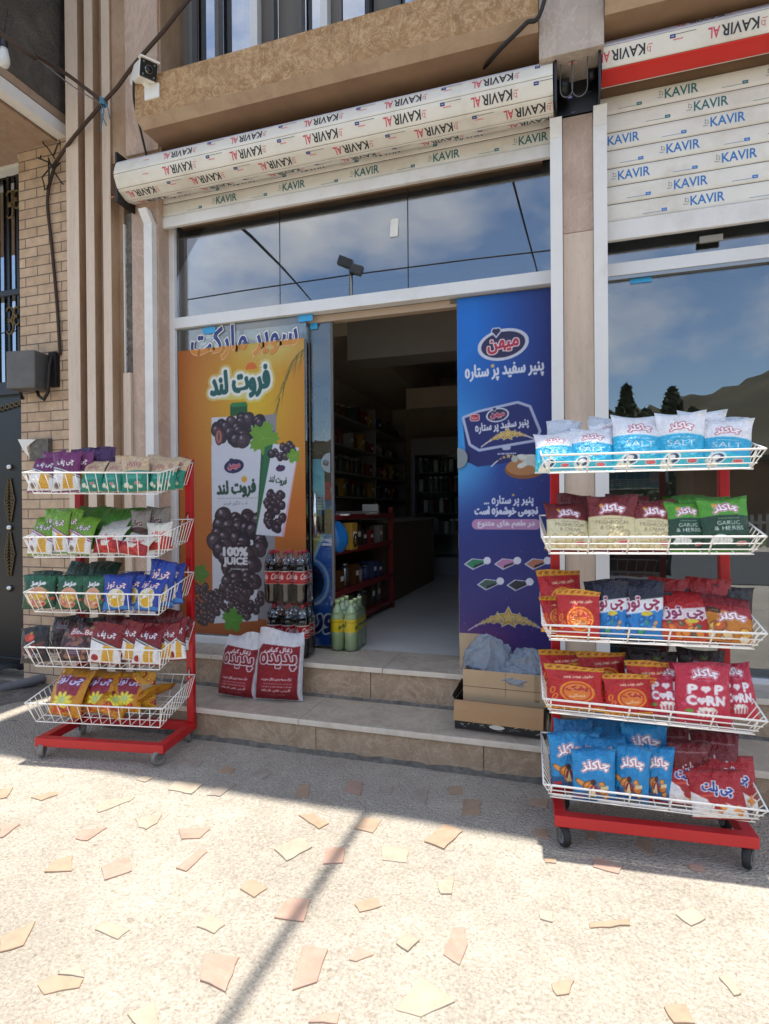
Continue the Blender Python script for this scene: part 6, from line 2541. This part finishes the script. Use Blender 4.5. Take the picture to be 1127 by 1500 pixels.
# ------------------------------------------------------------------ charcoal sacks
def pillow(name, C, w, h, thick, seed, mat, neck=0.0):
    rn = np.random.RandomState(seed)
    ph = rn.rand(10) * 6.28

    def surf(nx, ny, side):
        u = np.linspace(-1, 1, nx)[None, :] + np.zeros((ny, 1))
        v = np.linspace(0, 1, ny)[:, None] + np.zeros((1, nx))
        prof = np.sin(np.clip(np.minimum(v / .22, (1 - v) / .40), 0, 1) * math.pi / 2) ** .8
        edge = np.clip(1 - np.abs(u) ** 3, 0, 1) ** .6
        t = thick * .5 * prof * edge * (1.15 - .4 * v) + .002
        x = u * .5 * w * (1 - .06 * prof - neck * np.clip((v - .82) / .18, 0, 1) * (.4 + .3 * np.sin(ph[0])))
        z = v * h + (v > .86) * (v - .86) / .14 * .018 * np.sin(u * 2.5 + ph[1])
        y = -side * t + np.clip((v - .8) / .2, 0, 1) ** 2 * .03 * np.sin(u * 3 + ph[2])
        wv = np.zeros_like(u)
        for k in range(8):
            a, f = rn_d[k]
            wv += (1 - np.abs(np.sin((u * math.cos(a) + v * 1.6 * math.sin(a)) * f + ph[k]))) ** 2
        y -= side * (wv / 8 - .35) * .014 * np.clip(edge * 1.5, 0, 1)
        return np.stack([x, y, z], -1)

    rn_d = [(rn.rand() * 3.14, 4 + 7 * rn.rand()) for _ in range(8)]
    ny, nx = C.shape[:2]
    P = surf(nx, ny, 1)
    B = surf(nx // 3, ny // 3, -1)
    j = np.linspace(0, ny - 1, ny // 3).astype(int)
    return grid_mesh(name, P, C, mat, (B[:, ::-1], np.repeat(C[j][:, :1], nx // 3, 1)))


def d_sack(seed):
    c = Canvas(.25, .42, 70, 116, 3, rgb('c9c8cc'))
    rn = np.random.RandomState(seed)
    for i in range(20):
        c.paint(c.ell(rn.rand() * .25, rn.rand() * .42, .03, .008, rn.rand() * 3), 'b4b4ba', .5)
    c.paint(c.poly([(.012, .012), (.232, .008), (.236, .325), (.205, .318), (.04, .335), (.018, .30)]), '7c1620')
    c.paint(c.poly([(.03, .07), (.228, .06), (.23, .19), (.028, .20)]), '86181f', .7)
    c.paint(c.text('زغال کبابی', .128, .298, .145, .032, bold=.0016), 'd8ccd0')
    m = c.text('پدیده', .128, .232, .185, .095, bold=.0035)
    c.paint(c.dil(m, .0055), 'd4d0d6'); c.paint(m, '7c1822')
    c.paint(c.text('ارگ بسته بندی ذغال مدیریت'.replace('ذ', 'ز'), .128, .130, .155, .018, bold=.0010), 'c8b0b4')
    c.lines(.128, .105, .17, 2, .017, 'b8989c', 3 + seed, .003)
    c.paint(c.text('آدرس تلفن کارخانه', .128, .066, .15, .018, bold=.0010), 'c8b0b4')
    c.paint(c.text('بهترین کیفیت', .128, .042, .09, .014, bold=.0008), 'b8989c')
    return c.colors()


for (lab, px, pyb, pyt, wpx, Yb, lean, rz, sd) in (
        ('red and white charcoal sack leaning at left of the pair on the lower step', 347, 1024, 930, 56, 3.06, -.22, .05, 2),
        ('taller red and white charcoal sack at right of the pair before the cola', 408, 1028, 926, 68, 3.075, -.20, .12, 4)):
    p1 = at_y(px, pyt, 3.14)
    hh = (p1[2] - Z1) / math.cos(lean) * 1.02
    ww = abs(at_y(px + wpx / 2, 980, 3.08)[0] - at_y(px - wpx / 2, 980, 3.08)[0])
    m = pillow('charcoal_sack', d_sack(sd), ww, hh, .15, sd, 'print_sack', .3)
    o = bpy.data.objects.new('charcoal_sack', m)
    COL.objects.link(o)
    o.location = (at_y(px, 1010, Yb)[0], Yb, Z1 + .003)
    o.rotation_euler = (lean, .05 if sd == 2 else -.01, rz)
    tag(o, lab, 'charcoal sack', 'charcoal sacks on the step')

# ------------------------------------------------------------------ cardboard boxes with plastic
bx = thing('cardboard_box', 'shallow black printed cardboard box with flap folded down, lowest on the step', 'box', (-.36, 2.93, Z1), -.055)
T = .0035


def open_box(mb, x0, x1, y0, y1, z0, z1, outer, inner):
    for b in ((x0, x1, y0, y0 + T), (x0, x1, y1 - T, y1), (x0, x0 + T, y0 + T + .0003, y1 - T - .0003), (x1 - T, x1, y0 + T + .0003, y1 - T - .0003)):
        mb.use(outer).box(b[0], b[1], b[2], b[3], z0 + T + .0002, z1)
    mb.use(inner).box(x0, x1, y0, y1, z0, z0 + T)


plain('box_print_black', '17171b', .45, var=.3, scale=40)
mb = MB()
open_box(mb, -.215, .235, 0, .27, .002, .150, 'box_print_black', 'cardboard_inner')
mb.use('paper_white')
rn = np.random.RandomState(3)
for i in range(26):                                      # white swirls of the print
    x, z = rn.uniform(-.2, .2), rn.uniform(.01, .045)
    L, a = rn.uniform(.01, .035), rn.uniform(-.2, .9)
    mb.use(['pvc_grey', 'pack_pale', 'paper_white'][i % 3]).add([(x, -.0008, z), (x + L * math.cos(a), -.0008, z + L * .5 * math.sin(a)), (x + L * math.cos(a), -.0008, z + L * .5 * math.sin(a) + .003), (x, -.0008, z + .0012)], [(0, 1, 2, 3)], False)
mb.use('paper_white').add([(.0 + .035 * math.cos(a) * (1 if abs(math.cos(a)) < .9 else 1.1), -.0011, .032 + .012 * math.sin(a)) for a in np.linspace(0, 6.28, 24, False)], [tuple(range(24))[::-1]], False)
mb.build('tray', bx, local=True)
mb = MB().use('cardboard')
P = [[(x, y, z) for x in (-.213, -.07, .08, .228)] for y, z in ((-.001, .151), (-.010, .149), (-.026, .100), (-.034, .056))]
mb.grid(np.array(P), True, flip=True)
mb.use('cardboard_inner').grid(np.array(P) + np.array([0, .004, 0]), True, flip=False)
mb.use('cardboard_inner').add([(-.213, -.034, .056), (.228, -.034, .056), (.228, -.030, .056), (-.213, -.030, .056)], [(0, 1, 2, 3)], False)
mb.build('flap', bx, local=True)
mb = MB().use('box_print_black')
mb.add([(.236, .002, .150), (.236, .268, .150), (.275, .26, .085), (.275, .01, .08)], [(0, 3, 2, 1), (0, 1, 2, 3)], False)
mb.add([(-.216, .002, .150), (-.216, .26, .150), (-.235, .25, .19), (-.232, .02, .165)], [(0, 3, 2, 1), (0, 1, 2, 3)], False)
mb.build('flap', bx, local=True)
ub = thing('cardboard_box', 'plain creased cardboard box standing inside the black box, holding grey plastic', 'box', (-.335, 2.985, Z1 + .01), -.04)
mb = MB()
open_box(mb, -.205, .215, 0, .235, 0, .285, 'cardboard_pale', 'cardboard_inner')
mb.build('carton', ub, local=True, bevel=.002)
mb = MB().use('cardboard_inner')
mb.box(-.205, .2148, -.0009, -.0002, .198, .2005)
mb.box(.012, .0135, -.0009, -.0002, .16, .284)
mb.build('crease', ub, local=True)
mb = MB().use('clear_film').box(.155, .18, -.0012, -.0003, .15, .284)
mb.build('tape', ub, local=True)
mb = MB().use('cardboard_pale')
p = at_y(693, 950, 3.33)
mb.obox((p[0] + .01, 3.32, .47), (.085, 0, 0), (0, .003, 0), (0, .004, .115))
tag(mb.build('cardboard_sheet', bevel=.001, loc=(p[0], 3.32, .36)), 'upright pale cardboard sheet behind the grey plastic at the blue poster', 'cardboard')

plain('grey_plastic', '8793a0', 0.22, spec=.6, alpha=.7)


def film_lump(label, cx, cy, cz, rx, ry, rz_, seed):
    rn = np.random.RandomState(seed)
    dirs = rn.randn(22, 3); dirs /= np.linalg.norm(dirs, axis=1)[:, None]
    th = np.linspace(0, 2 * math.pi, 110)[None, :]
    ph = np.linspace(-.35, math.pi / 2, 60)[:, None]
    n = np.stack([np.cos(ph) * np.cos(th), np.cos(ph) * np.sin(th), np.sin(ph) + 0 * th], -1)
    r = np.ones(n.shape[:2])
    for k, d_ in enumerate(dirs):
        q = n @ d_
        r += (.085 if k < 11 else .03) * ((1 - np.abs(np.sin(q * (1.7 + .24 * k) + k * 1.7))) ** 3.2 - .2)
    P = n * r[..., None] * np.array([rx, ry, rz_]) + np.array([cx, cy, cz])
    mb = MB().use('grey_plastic')
    mb.grid(P, True)
    tag(mb.build('plastic_bag', loc=(cx, cy, cz)), label, 'plastic bag', 'grey plastic bags in the carton')


film_lump('larger crumpled grey plastic bag bulging from left half of the carton', -.425, 3.13, .455, .135, .10, .155, 3)
film_lump('smaller crumpled grey plastic bag on right half of the carton', -.225, 3.11, .445, .12, .10, .125, 9)
film_lump('low fold of grey plastic over the front rim of the carton', -.26, 3.035, .43, .135, .055, .062, 14)

# ------------------------------------------------------------------ inside the shop
gd = thing('shop_shelf', 'red edged low display shelf just inside the open door on the left', 'shelf', (-2.1, 4.5, Z2))
for z in (.455, .695, 1.0, 1.255):
    mb = MB().use('shelf_red')
    mb.box(-1.625, -1.60, 3.75, 5.25, z - .028, z + .012)
    mb.box(-2.45, -1.6255, 3.75, 5.25, z - .012, z)
    mb.build('board', gd)
for y in (3.76, 5.24):
    mb = MB().use('shelf_red')
    mb.box(-1.64, -1.595, y - .02, y + .02, Z2, 1.30 if y < 5 else 1.32)
    mb.build('post', gd)
mb = MB().use('shelf_grey').box(-2.47, -2.451, 3.75, 5.25, Z2, 1.24)
mb.build('back_panel', gd)
ct_ = thing('counter', 'dark counter running back along the aisle behind the red shelf', 'counter', (-2.1, 6.5, Z2))
part('body', 'counter_brown', [(-2.39, -1.70, 5.30, 7.4, Z2, 1.17)], ct_)
part('top', 'shelf_grey', [(-2.395, -1.66, 5.28, 7.42, 1.172, 1.20)], ct_)
ws = thing('wall_shelves', 'tall grey wall shelves lined with jars along the left shop wall', 'shelf', (-2.6, 6, Z2))
for z in (1.45, 1.72, 2.02, 2.34):
    part('board', 'shelf_grey', [(-2.735, -2.40, 4.2, 8.6, z - .02, z)], ws)
for y in (4.2, 5.7, 7.2, 8.6):
    part('upright', 'shelf_grey', [(-2.739, -2.42, y - .012, y + .012, Z2, 2.6)], ws)
fg = thing('display_fridge', 'grey upright display fridge with glass door at the back of the shop', 'fridge', (-1.8, 8.4, Z2))
f0, f1 = -2.16, -1.44
part('cabinet', 'fridge_grey', [(f0, f0 + .05, 8.0, 8.7, Z2, 2.30), (f1 - .05, f1, 8.0, 8.7, Z2, 2.30), (f0 + .0505, f1 - .0505, 8.65, 8.7, Z2, 2.3), (f0 + .0505, f1 - .0505, 8.0, 8.649, Z2, .62)], fg)
part('header', 'pack_pale', [(f0, f1, 7.98, 8.649, 2.06, 2.299)], fg)
for z in (.95, 1.25, 1.55, 1.82):
    part('shelf', 'shelf_grey', [(f0 + .051, f1 - .051, 8.06, 8.64, z - .015, z)], fg)
part('door', 'glass_door', [(f0 + .051, f1 - .051, 7.99, 7.998, .63, 2.05)], fg)
rn = random.Random(12)


def jar(x, y, z, r, h, mat, lid, label, cat='jar', group='goods on the shop shelves'):
    t = thing('jar', label, cat, (x, y, z), 0, group)
    mb = MB().use(mat)
    mb.lathe([(r * .9, 0.001), (r, .01), (r, h * .75), (r * .7, h * .86)], (x, y, z), 12)
    mb.build('body', t)
    mb = MB().use(lid)
    mb.lathe([(r * .72, h * .862), (r * .72, h)], (x, y, z), 12)
    mb.build('lid', t)


def carton(x, y, z, w, d_, h, mat, label, rz=0.0, name='carton', cat='carton', group='goods on the shop shelves'):
    mb = MB().use(mat)
    mb.obox((x, y, z + h / 2 + .001), (w / 2 * math.cos(rz), w / 2 * math.sin(rz), 0), (-d_ / 2 * math.sin(rz), d_ / 2 * math.cos(rz), 0), (0, 0, h / 2))
    mb.use('paper_white').obox((x + w / 2 * math.cos(rz) + .001, y + w / 2 * math.sin(rz), z + h * .55), (.0006, 0, 0), (-d_ * .3 * math.sin(rz), d_ * .3 * math.cos(rz), 0), (0, 0, h * .12))
    tag(mb.build(name, bevel=.003, loc=(x, y, z)), label, cat, group)


for z in (1.45, 1.72, 2.02, 2.34):
    y = 4.35
    while y < 8.4:
        if rn.random() < .6:
            jar(-2.50, y, z, rn.uniform(.035, .055), rn.uniform(.14, .22), rn.choice(['jar_dark', 'jar_amber', 'pack_green']), rn.choice(['pack_red', 'steel', 'pack_pale']), 'dark jar in the rows on the left wall shelves')
        else:
            carton(-2.50, y, z, .12, .09, rn.uniform(.12, .22), rn.choice(['pack_pale', 'pack_red', 'pack_blue', 'gold_pack']), 'small packet in the rows on the left wall shelves')
        y += rn.uniform(.13, .24)
for z, mats in ((.455, ['pack_pale', 'jar_dark', 'steel']), (.695, ['pack_pale', 'pack_blue', 'jar_amber', 'steel']), (1.0, ['jar_dark', 'pack_red', 'pack_pale'])):
    y = 4.0 if z < .99 else 4.35
    while y < 5.15:
        if rn.random() < .5:
            jar(-1.72, y, z, rn.uniform(.035, .05), rn.uniform(.12, .2), rn.choice(mats), 'steel', 'jar or can in the rows on the red display shelf')
        else:
            carton(-1.73, y, z, .13, .10, rn.uniform(.08, .2), rn.choice(mats), 'packet in the rows on the red display shelf')
        y += rn.uniform(.12, .18)
for z in (.95, 1.25, 1.55, 1.82):
    for k in range(8):
        jar(f0 + .10 + k * .074, 8.15, z, .034, .21, rn.choice(['paper_white', 'pack_pale', 'pack_red', 'pack_green']), rn.choice(['pack_blue', 'pack_red', 'paper_white']), 'bottle in the rows behind the fridge door', 'bottle', 'bottles in the fridge')
# the recognisable goods near the door
p = at_y(499, 795, 3.86)
mb = MB().use('blue_bag')
n = np.linspace(0, 1, 26)
P = []
rnn = np.random.RandomState(7)
for j, v_ in enumerate(n):
    r = .085 * (math.sin(math.pi * min(1, .12 + v_ * 1.0)) ** .45 + .02)
    P.append([(-1.615 + r * 1.0 * math.cos(a) * (1 + .08 * math.sin(5 * a + 3 * v_)) , 3.88 + r * 1.2 * math.sin(a) * (1 + .08 * math.cos(4 * a + 5 * v_)), 1.002 + .24 * v_ + .01 * math.sin(3 * a)) for a in np.linspace(0, 2 * math.pi, 30)])
mb.grid(np.array(P), True)
tag(mb.build('shopping_bag', loc=(-1.615, 3.88, 1.0)), 'full bright blue plastic bag on the red shelf beside the door', 'plastic bag')
carton(-1.60, 4.10, 1.0, .10, .11, .20, 'gold_pack', 'yellow carton with black ring beside the blue bag on the shelf', group=None)
mb = MB().use('dark_gap')
mb.tube([(-1.547, 4.10 + .03 * math.cos(a), 1.07 + .045 * math.sin(a)) for a in np.linspace(0, 6.4, 20)], .007, 6)
bpy.data.objects[-1] if False else None
mb.build('ring_print', [o for o in bpy.data.objects if o.get('label', '').startswith('yellow carton')][0])
for (x, y, w, d_, h, m, rz, lab, nm, ct) in ((-1.70, 4.02, .26, .22, .012, 'paper_white', .3, 'white newspapers spread on the top board of the red shelf', 'newspaper', 'newspaper'), (-1.72, 4.62, .30, .2, .03, 'pack_pale', -.2, 'blue and white folded paper on top board of the red shelf', 'folder', 'paper'), (-1.74, 5.02, .14, .12, .09, 'paper_white', .2, 'small white package at the far end of the red shelf top', 'package', 'package'), (-1.67, 3.84, .10, .10, .11, 'blue_bag', .0, 'small blue packet under the red packet beside the door', 'packet', 'packet'), (-1.67, 3.845, .07, .07, .13, 'red_bag', .2, 'small red packet standing on a blue packet beside the door', 'packet', 'packet')):
    carton(x, y, 1.256 if m != 'red_bag' else 1.369, w, d_, h, m, lab, rz, nm, ct, None)
mb = MB().use('pack_red').box(-2.735, -2.70, 4.9, 6.1, 2.42, 2.70)
mb.use('paper_white').text('SALE', (-2.699, 5.3, 2.56), (0, 1, 0), (0, 0, 1), width=.4, height=.13) if False else None
tag(mb.build('wall_banner', loc=(-2.73, 5.5, 2.5)), 'dark red banner high on the left wall above the jar shelves', 'banner')
